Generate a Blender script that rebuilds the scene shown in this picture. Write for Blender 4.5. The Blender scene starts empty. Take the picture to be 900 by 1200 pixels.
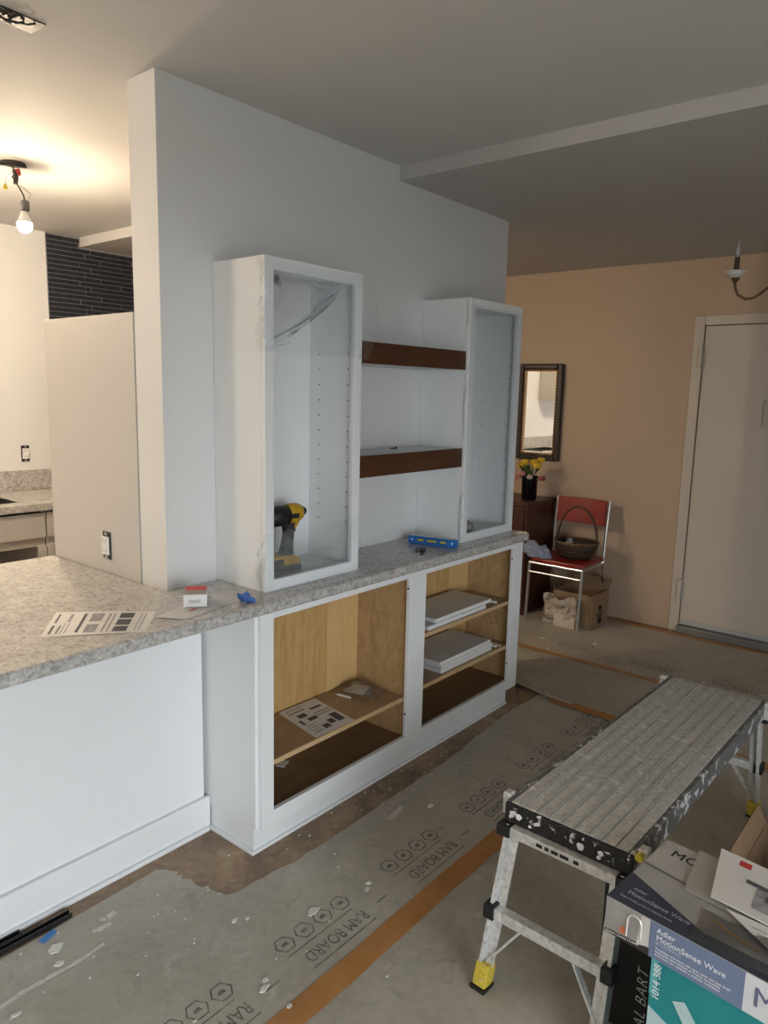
import bpy, bmesh, math, random
from mathutils import Vector, Matrix
random.seed(7)
S = bpy.context.scene
COL = S.collection
PI = math.pi

# ------------------------------------------------------------------ camera
cam_d = bpy.data.cameras.new('camera')
cam = bpy.data.objects.new('camera', cam_d); COL.objects.link(cam)
cam_d.sensor_fit = 'VERTICAL'; cam_d.sensor_height = 24.0
cam_d.lens = 861.17 / 1200 * 24.0
cam_d.clip_start = 0.02
_R = Vector((0.63867969, -0.76912257, 0.0232104)); _U = Vector((0.10944535, 0.12065813, 0.98664245))
_F = Vector((0.7616495, 0.62760823, -0.16123878))
cam.matrix_world = Matrix(((_R.x, _U.x, -_F.x, -1.40959), (_R.y, _U.y, -_F.y, -2.11162), (_R.z, _U.z, -_F.z, 1.60029), (0, 0, 0, 1)))
S.camera = cam

# ------------------------------------------------------------------ light
S.view_settings.view_transform = 'Standard'; S.view_settings.look = 'None'
S.view_settings.gamma = 1.0; S.view_settings.use_curve_mapping = False
S.view_settings.exposure = 0.25
world = bpy.data.worlds.new('sky'); S.world = world; world.use_nodes = True
_bg = world.node_tree.nodes['Background']
_bg.inputs[0].default_value = (0.88, 0.945, 1.0, 1); _bg.inputs[1].default_value = 8.2
BULB_STRENGTH = 1350.0
WX0, WX1, WZ0, WZ1, WY = -3.1, -0.3, 0.10, 1.95, -4.40        # the glazed opening behind the viewer
_pl = bpy.data.lights.new('window_portal', 'AREA'); _pl.shape = 'RECTANGLE'
_pl.size = WX1 - WX0; _pl.size_y = WZ1 - WZ0; _pl.cycles.is_portal = True
_po = bpy.data.objects.new('window_portal', _pl); COL.objects.link(_po)
_po.location = ((WX0 + WX1) / 2, WY - 0.02, (WZ0 + WZ1) / 2); _po.rotation_euler = (PI / 2, 0, 0)

# ------------------------------------------------------------------ materials
MATS = {}
def _new(name):
    m = bpy.data.materials.new(name); m.use_nodes = True
    nt = m.node_tree; b = nt.nodes['Principled BSDF']
    MATS[name] = m
    return m, nt, b
def _coord(nt, scale=(1, 1, 1), kind='Object', rot=(0, 0, 0)):
    tc = nt.nodes.new('ShaderNodeTexCoord'); mp = nt.nodes.new('ShaderNodeMapping')
    mp.inputs['Scale'].default_value = scale; mp.inputs['Rotation'].default_value = rot
    nt.links.new(tc.outputs[kind], mp.inputs[0]); return mp.outputs[0]
def _noise(nt, co, scale, detail=4, rough=0.5, dist=0.0):
    n = nt.nodes.new('ShaderNodeTexNoise'); n.inputs['Scale'].default_value = scale
    n.inputs['Detail'].default_value = detail; n.inputs['Roughness'].default_value = rough
    n.inputs['Distortion'].default_value = dist
    nt.links.new(co, n.inputs['Vector']); return n.outputs['Fac']
def _ramp(nt, fac, stops, interp='LINEAR'):
    r = nt.nodes.new('ShaderNodeValToRGB'); r.color_ramp.interpolation = interp
    while len(r.color_ramp.elements) < len(stops): r.color_ramp.elements.new(0.5)
    for e, (p, c) in zip(r.color_ramp.elements, stops):
        e.position = p; e.color = (c[0], c[1], c[2], 1) if len(c) == 3 else c
    nt.links.new(fac, r.inputs[0]); return r.outputs[0]
def _mix(nt, fac, a, b, mode='MIX'):
    m = nt.nodes.new('ShaderNodeMix'); m.data_type = 'RGBA'; m.blend_type = mode
    for s, v in ((m.inputs[0], fac), (m.inputs[6], a), (m.inputs[7], b)):
        if isinstance(v, bpy.types.NodeSocket): nt.links.new(v, s)
        elif isinstance(v, (int, float)): s.default_value = v
        else: s.default_value = (v[0], v[1], v[2], 1)
    return m.outputs[2]
def _bump(nt, b, fac, strength=0.1, dist=0.002):
    n = nt.nodes.new('ShaderNodeBump'); n.inputs['Strength'].default_value = strength; n.inputs['Distance'].default_value = dist
    nt.links.new(fac, n.inputs['Height']); nt.links.new(n.outputs[0], b.inputs['Normal'])
def mat(name, col, rough=0.5, metal=0.0, var=0.05, scale=20, bump=0.0, spec=0.5):
    if name in MATS: return MATS[name]
    m, nt, b = _new(name)
    co = _coord(nt); n = _noise(nt, co, scale)
    lo = [max(0, c * (1 - var)) for c in col]; hi = [min(1, c * (1 + var)) for c in col]
    nt.links.new(_ramp(nt, n, [(0.3, lo), (0.7, hi)]), b.inputs['Base Color'])
    b.inputs['Roughness'].default_value = rough; b.inputs['Metallic'].default_value = metal
    b.inputs['Specular IOR Level'].default_value = spec
    if bump: _bump(nt, b, n, bump)
    return m
def emit(name, col, strength):
    m, nt, b = _new(name); b.inputs['Base Color'].default_value = (*col, 1)
    b.inputs['Emission Color'].default_value = (*col, 1); b.inputs['Emission Strength'].default_value = strength
    return m

wall_white = mat('wall_paint_white', (0.78, 0.785, 0.79), 0.6, var=0.012, scale=3, bump=0.02)
wall_white_dimmed = mat('wall_paint_white_dimmed', (0.735, 0.735, 0.735), 0.6, var=0.012, scale=3, bump=0.02)  # same white paint darkened; the partition's dimmer light is in the colour
wall_cream = mat('wall_paint_cream', (0.44, 0.33, 0.235), 0.6, var=0.015, scale=3, bump=0.02)  # cream paint, deepened to hold part of the bulb's warm tan light
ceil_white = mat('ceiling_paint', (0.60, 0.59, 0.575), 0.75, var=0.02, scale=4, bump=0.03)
cab_white = mat('cabinet_paint_white', (0.83, 0.845, 0.85), 0.35, var=0.012, scale=6)
trim_white = mat('trim_paint_white', (0.82, 0.835, 0.845), 0.4, var=0.01, scale=8)
door_cream = mat('door_paint', (0.52, 0.46, 0.39), 0.5, var=0.02, scale=3)
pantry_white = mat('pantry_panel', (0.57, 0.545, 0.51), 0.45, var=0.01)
grey_cab = mat('kitchen_cabinet_grey', (0.50, 0.49, 0.46), 0.5, var=0.02)
black_pl = mat('black_plastic', (0.012, 0.012, 0.013), 0.45, var=0.2, scale=60)
dark_metal = mat('dark_metal', (0.05, 0.045, 0.04), 0.5, 0.6, var=0.2)
bronze = mat('bronze_metal', (0.10, 0.055, 0.03), 0.45, 0.7, var=0.2)
steel = mat('steel', (0.55, 0.56, 0.57), 0.3, 0.9, var=0.06, scale=40)
chrome = mat('chrome', (0.75, 0.75, 0.75), 0.15, 1.0, var=0.03)
yellow_pl = mat('yellow_plastic', (0.72, 0.50, 0.03), 0.45, var=0.12, scale=30)
paper_w = mat('paper_white', (0.72, 0.71, 0.69), 0.7, var=0.02)
print_dark = mat('printed_ink', (0.09, 0.09, 0.10), 0.8, var=0.3, scale=60)
print_grey = mat('printed_grey', (0.30, 0.30, 0.31), 0.8, var=0.3, scale=50)
print_red = mat('printed_red', (0.55, 0.05, 0.05), 0.6, var=0.1)
ink_white = mat('printed_white', (0.8, 0.8, 0.82), 0.6, var=0.02)
ink_navy = mat('printed_navy', (0.11, 0.13, 0.20), 0.6, var=0.05)
ink_grey = None
blue_tape = mat('blue_tape', (0.05, 0.14, 0.42), 0.6, var=0.1)
blue_pl = mat('blue_plastic', (0.02, 0.16, 0.50), 0.35, var=0.08)
kraft = mat('kraft_cardboard', (0.25, 0.16, 0.088), 0.85, var=0.08, scale=12)
carton_dark = mat('black_cardboard', (0.012, 0.011, 0.011), 0.6, var=0.2)
shelf_white = mat('shelf_board_white', (0.66, 0.66, 0.655), 0.4, var=0.01)
edge_white = mat('edge_banding_white', (0.82, 0.82, 0.82), 0.4, var=0.01)
red_vinyl = mat('red_vinyl', (0.25, 0.016, 0.010), 0.35, var=0.08)
mirror_m = mat('mirror_glass', (0.92, 0.93, 0.91), 0.02, 1.0, var=0.0)
crumb = mat('plaster_crumb', (0.72, 0.69, 0.64), 0.9, var=0.1)

def m_granite():
    m, nt, b = _new('granite'); co = _coord(nt)
    n1 = _noise(nt, co, 20, 6, 0.66, 0.9); n2 = _noise(nt, co, 85, 4, 0.65, 0.5)
    v = nt.nodes.new('ShaderNodeTexVoronoi'); v.inputs['Scale'].default_value = 60; nt.links.new(co, v.inputs['Vector'])
    c1 = _ramp(nt, n1, [(0.32, (0.20, 0.185, 0.17)), (0.45, (0.42, 0.395, 0.365)), (0.58, (0.54, 0.515, 0.48)), (0.70, (0.76, 0.74, 0.71))])
    c2 = _ramp(nt, n2, [(0.40, (0.10, 0.10, 0.10)), (0.47, (0.44, 0.425, 0.405)), (0.56, (0.78, 0.77, 0.75))])
    c = _mix(nt, 0.42, c1, c2)
    fl = _ramp(nt, v.outputs['Distance'], [(0.08, (0.85, 0.84, 0.82)), (0.20, (0.45, 0.43, 0.41)), (0.5, (0.36, 0.34, 0.32))])
    c = _mix(nt, 0.30, c, fl)
    nt.links.new(c, b.inputs['Base Color']); b.inputs['Roughness'].default_value = 0.16
    _bump(nt, b, n2, 0.03); return m
granite = m_granite()

def m_wood(name, cols, scale=(1, 1, 1), rough=0.45, s=6, dist=1.2, coat=0.0):
    m, nt, b = _new(name); co = _coord(nt, scale)
    n = _noise(nt, co, s, 6, 0.55, dist); n2 = _noise(nt, co, s * 7, 3, 0.5)
    c = _ramp(nt, n, [(0.30, cols[0]), (0.48, cols[1]), (0.68, cols[2])])
    c = _mix(nt, 0.16, c, _ramp(nt, n2, [(0.35, cols[0]), (0.65, cols[2])]))
    nt.links.new(c, b.inputs['Base Color']); b.inputs['Roughness'].default_value = rough
    b.inputs['Coat Weight'].default_value = coat; _bump(nt, b, n2, 0.03)
    return m
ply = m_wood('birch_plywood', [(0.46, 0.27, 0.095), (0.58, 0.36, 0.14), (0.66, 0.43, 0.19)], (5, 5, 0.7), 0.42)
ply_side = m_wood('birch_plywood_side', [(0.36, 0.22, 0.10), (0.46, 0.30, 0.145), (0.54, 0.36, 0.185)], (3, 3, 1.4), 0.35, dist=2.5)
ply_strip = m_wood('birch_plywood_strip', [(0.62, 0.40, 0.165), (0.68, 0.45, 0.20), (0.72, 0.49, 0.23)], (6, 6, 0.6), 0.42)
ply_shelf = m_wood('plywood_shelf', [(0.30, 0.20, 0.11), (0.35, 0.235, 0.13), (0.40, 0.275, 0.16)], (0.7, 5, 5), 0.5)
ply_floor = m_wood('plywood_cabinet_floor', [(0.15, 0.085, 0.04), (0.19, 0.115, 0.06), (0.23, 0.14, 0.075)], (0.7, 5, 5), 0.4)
wood_edge = m_wood('wood_edge_banding', [(0.50, 0.33, 0.16), (0.58, 0.40, 0.21), (0.64, 0.46, 0.26)], (0.8, 6, 6), 0.45)
walnut = m_wood('walnut', [(0.050, 0.018, 0.008), (0.078, 0.028, 0.011), (0.105, 0.040, 0.016)], (0.8, 6, 6), 0.38, s=5)
mahog = m_wood('mahogany', [(0.035, 0.010, 0.006), (0.055, 0.016, 0.008), (0.085, 0.028, 0.013)], (6, 6, 0.8), 0.35)
wicker = m_wood('wicker', [(0.012, 0.008, 0.006), (0.030, 0.017, 0.010), (0.075, 0.042, 0.022)], (8, 8, 30), 0.7)

def m_board():
    m, nt, b = _new('floor_board_paper'); co = _coord(nt)
    n = _noise(nt, co, 2.2, 6, 0.6, 0.6); n2 = _noise(nt, co, 34, 4, 0.6); n3 = _noise(nt, co, 7.5, 5, 0.7, 1.0)
    c = _ramp(nt, n, [(0.30, (0.36, 0.325, 0.262)), (0.5, (0.44, 0.402, 0.33)), (0.7, (0.52, 0.48, 0.40))])
    c = _mix(nt, 0.22, c, _ramp(nt, n2, [(0.3, (0.25, 0.22, 0.17)), (0.7, (0.56, 0.515, 0.44))]))
    c = _mix(nt, _ramp(nt, n3, [(0.58, (0, 0, 0)), (0.74, (0.6, 0.6, 0.6))]), c, (0.62, 0.58, 0.51))
    c = _mix(nt, _ramp(nt, n3, [(0.28, (0.6, 0.6, 0.6)), (0.42, (0, 0, 0))]), c, (0.25, 0.21, 0.155))
    nt.links.new(c, b.inputs['Base Color']); b.inputs['Roughness'].default_value = 0.62; _bump(nt, b, n3, 0.12, 0.004); return m
board_m = m_board()
def m_ink():
    m, nt, b = _new('printed_floor_ink'); co = _coord(nt)
    n = _noise(nt, co, 28, 5, 0.7); nt.links.new(_ramp(nt, n, [(0.36, (0.10, 0.088, 0.070)), (0.52, (0.19, 0.168, 0.135)), (0.66, (0.36, 0.325, 0.265))]), b.inputs['Base Color']); b.inputs['Roughness'].default_value = 0.8
    return m
ink_grey = m_ink()
def m_subfloor():
    m, nt, b = _new('bare_subfloor'); co = _coord(nt)
    n = _noise(nt, co, 4.5, 7, 0.62, 1.0); n2 = _noise(nt, co, 40, 3)
    c = _ramp(nt, n, [(0.28, (0.155, 0.097, 0.06)), (0.46, (0.26, 0.172, 0.105)), (0.58, (0.40, 0.265, 0.15)), (0.76, (0.50, 0.39, 0.27))])
    c = _mix(nt, 0.2, c, _ramp(nt, n2, [(0.4, (0.10, 0.07, 0.05)), (0.7, (0.34, 0.28, 0.22))]))
    nt.links.new(c, b.inputs['Base Color']); b.inputs['Roughness'].default_value = 0.55; _bump(nt, b, n, 0.15); return m
subfloor_m = m_subfloor()
def m_tape():
    m, nt, b = _new('orange_tape'); co = _coord(nt)
    n = _noise(nt, co, 9, 5, 0.6)
    nt.links.new(_ramp(nt, n, [(0.3, (0.38, 0.165, 0.045)), (0.7, (0.50, 0.24, 0.08))]), b.inputs['Base Color'])
    b.inputs['Roughness'].default_value = 0.5; _bump(nt, b, n, 0.1); return m
tape_m = m_tape()
def m_splat(name, base, paint, th, scale, rough=0.4, metal=0.6, dark=None):
    m, nt, b = _new(name); co = _coord(nt)
    n = _noise(nt, co, scale, 6, 0.65, 0.5); n2 = _noise(nt, co, scale * 3.1, 4, 0.6)
    f = _ramp(nt, n, [(th, (0, 0, 0)), (th + 0.035, (1, 1, 1))])
    bc = _ramp(nt, n2, [(0.3, [c * 0.75 for c in base]), (0.7, [min(1, c * 1.15) for c in base])])
    if dark: bc = _mix(nt, _ramp(nt, n2, [(0.30, (1, 1, 1)), (0.36, (0, 0, 0))]), bc, dark)
    nt.links.new(_mix(nt, f, bc, paint), b.inputs['Base Color'])
    mm = nt.nodes.new('ShaderNodeMath'); mm.operation = 'MULTIPLY_ADD'; nt.links.new(f, mm.inputs[0])
    mm.inputs[1].default_value = -metal; mm.inputs[2].default_value = metal; nt.links.new(mm.outputs[0], b.inputs['Metallic'])
    b.inputs['Roughness'].default_value = rough; _bump(nt, b, n, 0.1); return m
alu_top = m_splat('spattered_platform_aluminium', (0.53, 0.52, 0.485), (0.70, 0.69, 0.66), 0.60, 20, 0.55, 0.05, (0.36, 0.35, 0.325))
alu_side = m_splat('spattered_side_rail', (0.16, 0.16, 0.16), (0.62, 0.61, 0.59), 0.56, 26, 0.5, 0.3, (0.03, 0.03, 0.03))
alu_leg = m_splat('aluminium_leg', (0.68, 0.68, 0.67), (0.80, 0.79, 0.77), 0.60, 24, 0.36, 0.35, (0.40, 0.40, 0.39))
cap_black = m_splat('spattered_black_cap', (0.013, 0.013, 0.013), (0.72, 0.71, 0.70), 0.595, 30, 0.45, 0.0)
foot_yellow = m_splat('scuffed_yellow_foot', (0.62, 0.47, 0.05), (0.70, 0.68, 0.58), 0.60, 40, 0.6, 0.0)

def m_film(name='clear_plastic_film', dw=0.04, tint=0.99, ior=1.3):
    m, nt, b = _new(name)
    nt.nodes.remove(b); out = nt.nodes['Material Output']
    tr = nt.nodes.new('ShaderNodeBsdfTransparent'); tr.inputs[0].default_value = (tint, tint, tint, 1)
    gl = nt.nodes.new('ShaderNodeBsdfGlossy'); gl.inputs['Roughness'].default_value = 0.10; gl.inputs['Color'].default_value = (0.9, 0.93, 0.95, 1)
    df = nt.nodes.new('ShaderNodeBsdfDiffuse'); df.inputs[0].default_value = (0.85, 0.87, 0.88, 1)
    co = _coord(nt); n = _noise(nt, co, 7, 3, 0.5, 2.0)
    bp = nt.nodes.new('ShaderNodeBump'); bp.inputs['Strength'].default_value = 0.35; bp.inputs['Distance'].default_value = 0.02
    nt.links.new(n, bp.inputs['Height']); nt.links.new(bp.outputs[0], gl.inputs['Normal'])
    fr = nt.nodes.new('ShaderNodeFresnel'); fr.inputs[0].default_value = ior
    a = nt.nodes.new('ShaderNodeMixShader'); a.inputs[0].default_value = dw
    nt.links.new(tr.outputs[0], a.inputs[1]); nt.links.new(df.outputs[0], a.inputs[2])
    c = nt.nodes.new('ShaderNodeMixShader'); nt.links.new(fr.outputs[0], c.inputs[0])
    nt.links.new(a.outputs[0], c.inputs[1]); nt.links.new(gl.outputs[0], c.inputs[2]); nt.links.new(c.outputs[0], out.inputs[0])
    return m
film = m_film()
film_grey = m_film('folded_plastic_film', 0.10, 0.90, 1.35)
def m_glass(name, col=(1, 1, 1), rough=0.0):
    m, nt, b = _new(name); b.inputs['Base Color'].default_value = (*col, 1)
    b.inputs['Transmission Weight'].default_value = 1.0; b.inputs['Roughness'].default_value = rough; b.inputs['IOR'].default_value = 1.2
    return m
frosted = mat('frosted_glass', (0.42, 0.40, 0.37), 0.3, var=0.05)
clear_bulb = m_film('clear_bulb_glass', 0.12, 0.95, 1.4)
bulb_m = emit('lit_bulb', (1.0, 0.80, 0.57), BULB_STRENGTH)
tile_m = mat('black_slate_tile', (0.017, 0.020, 0.031), 0.55, var=0.5, scale=25, bump=0.15)
grout_m = mat('grey_grout', (0.30, 0.30, 0.32), 0.85, var=0.1, scale=60)
ground_grey = mat('added_ground_grey', (0.16, 0.16, 0.15), 0.9, var=0.15, scale=3)

# ------------------------------------------------------------------ mesh helpers
ROOT = {}
class MB:
    def __init__(s): s.v = []; s.f = []
    def add(s, vs, fs):
        o = len(s.v); s.v += [Vector(v) for v in vs]; s.f += [[i + o for i in f] for f in fs]; return s
    def box(s, x0, x1, y0, y1, z0, z1):
        vs = [(x, y, z) for z in (z0, z1) for y in (y0, y1) for x in (x0, x1)]
        return s.add(vs, [(0, 2, 3, 1), (4, 5, 7, 6), (0, 1, 5, 4), (2, 6, 7, 3), (0, 4, 6, 2), (1, 3, 7, 5)])
    def obox(s, M, sx, sy, sz):
        vs = [M @ Vector((x * sx / 2, y * sy / 2, z * sz / 2)) for z in (-1, 1) for y in (-1, 1) for x in (-1, 1)]
        return s.add(vs, [(0, 2, 3, 1), (4, 5, 7, 6), (0, 1, 5, 4), (2, 6, 7, 3), (0, 4, 6, 2), (1, 3, 7, 5)])
    def bar(s, p0, p1, w, h, up=(0, 0, 1)):
        p0, p1 = Vector(p0), Vector(p1); d = (p1 - p0); L = d.length; d.normalize()
        sd = Vector(up).cross(d).normalized(); u = d.cross(sd)
        M = Matrix(((d.x, sd.x, u.x, 0), (d.y, sd.y, u.y, 0), (d.z, sd.z, u.z, 0), (0, 0, 0, 1)))
        M.translation = (p0 + p1) / 2
        return s.obox(M, L, w, h)
    def tube(s, pts, r, n=8, cap=True):
        pts = [Vector(p) for p in pts]; rs = r if isinstance(r, (list, tuple)) else [r] * len(pts)
        rings = []; prev = None
        for i, p in enumerate(pts):
            t = (pts[min(i + 1, len(pts) - 1)] - pts[max(i - 1, 0)]).normalized()
            if prev is None: a = t.orthogonal().normalized()
            else: a = (prev - t * prev.dot(t)).normalized()
            prev = a; b = t.cross(a)
            rings.append([p + (a * math.cos(2 * PI * k / n) + b * math.sin(2 * PI * k / n)) * rs[i] for k in range(n)])
        vs = [v for q in rings for v in q]; fs = []
        for i in range(len(pts) - 1):
            for k in range(n):
                k2 = (k + 1) % n; fs.append((i * n + k, i * n + k2, (i + 1) * n + k2, (i + 1) * n + k))
        if cap: fs.append(tuple(range(n - 1, -1, -1))); fs.append(tuple((len(pts) - 1) * n + k for k in range(n)))
        return s.add(vs, fs)
    def lathe(s, prof, c=(0, 0, 0), n=20, axis=None):
        c = Vector(c); M = Matrix.Identity(3)
        if axis is not None: M = Vector((0, 0, 1)).rotation_difference(Vector(axis)).to_matrix()
        vs = []; fs = []
        for r, z in prof:
            for k in range(n): vs.append(c + M @ Vector((r * math.cos(2 * PI * k / n), r * math.sin(2 * PI * k / n), z)))
        for i in range(len(prof) - 1):
            for k in range(n):
                k2 = (k + 1) % n; fs.append((i * n + k, i * n + k2, (i + 1) * n + k2, (i + 1) * n + k))
        fs.append(tuple(range(n - 1, -1, -1))); fs.append(tuple((len(prof) - 1) * n + k for k in range(n)))
        return s.add(vs, fs)
    def prism(s, poly, a0, a1, axis='z'):
        def P(u, v, w): return (u, v, w) if axis == 'z' else ((u, w, v) if axis == 'y' else (w, u, v))
        n = len(poly)
        vs = [P(u, v, a0) for u, v in poly] + [P(u, v, a1) for u, v in poly]
        return s.add(vs, [tuple(range(n - 1, -1, -1)), tuple(range(n, 2 * n))] + [(i, (i + 1) % n, n + (i + 1) % n, n + i) for i in range(n)])
    def blob(s, c, r, n=10, m=7, jit=0.0):
        c = Vector(c); r = Vector(r) if not isinstance(r, (int, float)) else Vector((r, r, r)); vs = [c - Vector((0, 0, r.z))]; fs = []
        for i in range(1, m):
            t = PI * i / m
            for k in range(n):
                a = 2 * PI * k / n; j = 1 + random.uniform(-jit, jit)
                vs.append(c + Vector((r.x * math.sin(t) * math.cos(a) * j, r.y * math.sin(t) * math.sin(a) * j, -r.z * math.cos(t) * j)))
        vs.append(c + Vector((0, 0, r.z))); last = len(vs) - 1
        for k in range(n): fs.append((0, 1 + (k + 1) % n, 1 + k)); fs.append((last, 1 + (m - 2) * n + k, 1 + (m - 2) * n + (k + 1) % n))
        for i in range(m - 2):
            for k in range(n):
                k2 = (k + 1) % n; fs.append((1 + i * n + k, 1 + i * n + k2, 1 + (i + 1) * n + k2, 1 + (i + 1) * n + k))
        return s.add(vs, fs)
    def grid(s, fn, nu, nv):
        vs = [fn(i / nu, j / nv) for j in range(nv + 1) for i in range(nu + 1)]
        return s.add(vs, [(j * (nu + 1) + i, j * (nu + 1) + i + 1, (j + 1) * (nu + 1) + i + 1, (j + 1) * (nu + 1) + i) for j in range(nv) for i in range(nu)])
    def xf(s, M):
        s.v = [M @ v for v in s.v]; return s
    def build(s, name, m, parent=None, bevel=0.0, seg=2, smooth=False, solid=0.0, local=False, label=None, fix=True):
        me = bpy.data.meshes.new(name)
        if parent is not None:
            root = ROOT.get(parent.name, parent)
            if local: vs = s.v
            else:
                inv = WMAT[root.name].inverted(); vs = [inv @ v for v in s.v]
            o = bpy.data.objects.new(name, me); COL.objects.link(o); o.parent = parent; ROOT[o.name] = root
        else:
            xs = [v.x for v in s.v]; ys = [v.y for v in s.v]; org = Vector(((min(xs) + max(xs)) / 2, (min(ys) + max(ys)) / 2, min(v.z for v in s.v)))
            vs = [v - org for v in s.v]
            o = bpy.data.objects.new(name, me); COL.objects.link(o); o.location = org; WMAT[o.name] = Matrix.Translation(org)
        me.from_pydata([tuple(v) for v in vs], [], s.f)
        if fix:
            bm = bmesh.new(); bm.from_mesh(me); bmesh.ops.recalc_face_normals(bm, faces=bm.faces[:]); bm.to_mesh(me); bm.free()
        me.materials.append(m)
        if smooth: me.shade_smooth()
        if solid: md = o.modifiers.new('solid', 'SOLIDIFY'); md.thickness = solid
        if bevel:
            md = o.modifiers.new('bevel', 'BEVEL'); md.width = bevel; md.segments = seg; md.limit_method = 'ANGLE'
        if label: o['label'] = label
        return o
WMAT = {}
def thing(name, label, cat, loc=(0, 0, 0), rot=(0, 0, 0), group=None, kind=None):
    o = bpy.data.objects.new(name, None); COL.objects.link(o); o.empty_display_size = 0.05
    o.location = loc; o.rotation_euler = rot
    from mathutils import Euler
    WMAT[o.name] = Matrix.Translation(Vector(loc)) @ Euler(rot).to_matrix().to_4x4()
    o['label'] = label; o['category'] = cat
    if group: o['group'] = group
    if kind: o['kind'] = kind
    return o
def tag(o, label, cat, group=None, kind=None):
    o['label'] = label; o['category'] = cat
    if group: o['group'] = group
    if kind: o['kind'] = kind
    return o
def struct(o, label=None, cat=None):
    o['kind'] = 'structure'
    if label: o['label'] = label
    if cat: o['category'] = cat
    return o
def text(string, size, m, parent, origin, right, up, name='printed_text', align='LEFT', local=False, extrude=0.0002, shear=0.0, label=None, space=1.0, xs=1.0, thin=0.0):
    cu = bpy.data.curves.new('txt', 'FONT'); cu.body = string; cu.size = size; cu.align_x = align; cu.extrude = extrude; cu.shear = shear
    cu.space_character = space; cu.resolution_u = 3; cu.offset = thin
    t = bpy.data.objects.new('txt', cu); COL.objects.link(t)
    dg = bpy.context.evaluated_depsgraph_get(); me = bpy.data.meshes.new_from_object(t.evaluated_get(dg))
    bpy.data.objects.remove(t); bpy.data.curves.remove(cu)
    r = Vector(right).normalized(); u = Vector(up).normalized(); n = r.cross(u)
    M = Matrix(((r.x, u.x, n.x, 0), (r.y, u.y, n.y, 0), (r.z, u.z, n.z, 0), (0, 0, 0, 1))); M.translation = Vector(origin)
    root = ROOT.get(parent.name, parent)
    if not local: M = WMAT[root.name].inverted() @ M
    me.transform(M @ Matrix.Diagonal((xs, 1, 1, 1))); me.materials.clear(); me.materials.append(m); me.name = name
    o = bpy.data.objects.new(name, me); COL.objects.link(o); o.parent = parent; ROOT[o.name] = root; o['kind'] = 'stuff'
    if label: o['label'] = label
    return o

# ------------------------------------------------------------------ the room
HZ, HL, XB, XR, YK = 2.561, 2.502, 1.206, 3.724, 2.72
XL = -3.3
struct(MB().box(XL, XR, WY, YK, -0.12, 0).build('floor', subfloor_m), 'bare brown subfloor showing along the foot of the cabinets', 'floor')
struct(MB().box(XL - 0.1, XB, WY - 0.1, YK + 0.1, HZ, HZ + 0.15).build('ceiling', ceil_white), 'high painted ceiling over the kitchen and living area', 'ceiling')
struct(MB().box(XB, XR + 0.1, WY - 0.1, YK + 0.1, HL, HZ + 0.15).build('ceiling', mat('ceiling_paint_dimmed', (0.50, 0.49, 0.48), 0.75, var=0.02, scale=4, bump=0.03)), 'lower dropped ceiling near the entrance door', 'ceiling')  # ceiling paint darkened here, its dimmer light put into the colour
struct(MB().prism([(0, 0), (2.133, 0), (2.133, HL), (XB, HL), (XB, HZ), (0, HZ)], 0.0, 0.151, 'y').build('wall_center', wall_white_dimmed), 'white partition wall behind the tall open cabinets', 'wall')
# far right wall with the entrance door opening
DY0, DY1, DZ = -0.566, -1.46, 2.079
w = MB(); w.box(XR, XR + 0.12, DY0, YK + 0.1, 0, HL); w.box(XR, XR + 0.12, WY - 0.1, DY1, 0, HL); w.box(XR, XR + 0.12, DY1, DY0, DZ, HL)
struct(w.build('wall_right', wall_cream), 'cream wall with the mirror and the entrance door', 'wall')
d = struct(MB().box(XR + 0.004, XR + 0.05, DY1 + 0.004, DY0 - 0.004, 0.055, DZ - 0.005).build('door_1', door_cream, bevel=0.002), 'plain cream flush entrance door', 'door')
for z0, z1 in ((1.80, 1.95), (0.215, 0.375)):
    h = MB().tube([(XR - 0.024, DY0 + 0.010, z0), (XR - 0.024, DY0 + 0.010, z1)], 0.015, 10); h.box(XR - 0.004, XR + 0.003, DY0 - 0.004, DY0 + 0.022, z0 + 0.005, z1 - 0.005)
    h.build('hinge', door_cream, d)
MB().box(XR - 0.012, XR + 0.004, -1.06, -0.968, 1.43, 1.60).build('door_viewer_plate', mat('plate_beige', (0.45, 0.41, 0.36), 0.4), d, bevel=0.003)
MB().box(XR - 0.004, XR + 0.006, DY1 + 0.004, DY0 - 0.006, 0.055, 0.085).build('door_sweep', mat('sweep_grey', (0.42, 0.41, 0.39), 0.5), d)
t = MB(); t.box(XR - 0.012, XR, DY0, DY0 + 0.065, 0, DZ + 0.06); t.box(XR - 0.012, XR, DY1 - 0.065, DY1, 0, DZ + 0.06); t.box(XR - 0.012, XR, DY1, DY0, DZ, DZ + 0.06)
struct(t.build('trim_1', door_cream, bevel=0.004), 'cream casing around the entrance door', 'trim')
tag(MB().box(XR - 0.05, XR + 0.06, DY1, DY0, 0, 0.05).build('door_threshold', mat('threshold_metal', (0.22, 0.22, 0.22), 0.45, 0.5), bevel=0.006), 'grey metal threshold strip under the cream entrance door', 'threshold')
struct(MB().box(XR + 0.125, XR + 0.16, DY1 - 0.2, DY0 + 0.2, 0, HL).build('added_door_backing', door_cream), 'unseen slab added behind the entrance door to stop light leaking in', 'wall')  # backing slab added to stop sky light leaking round the door
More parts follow.
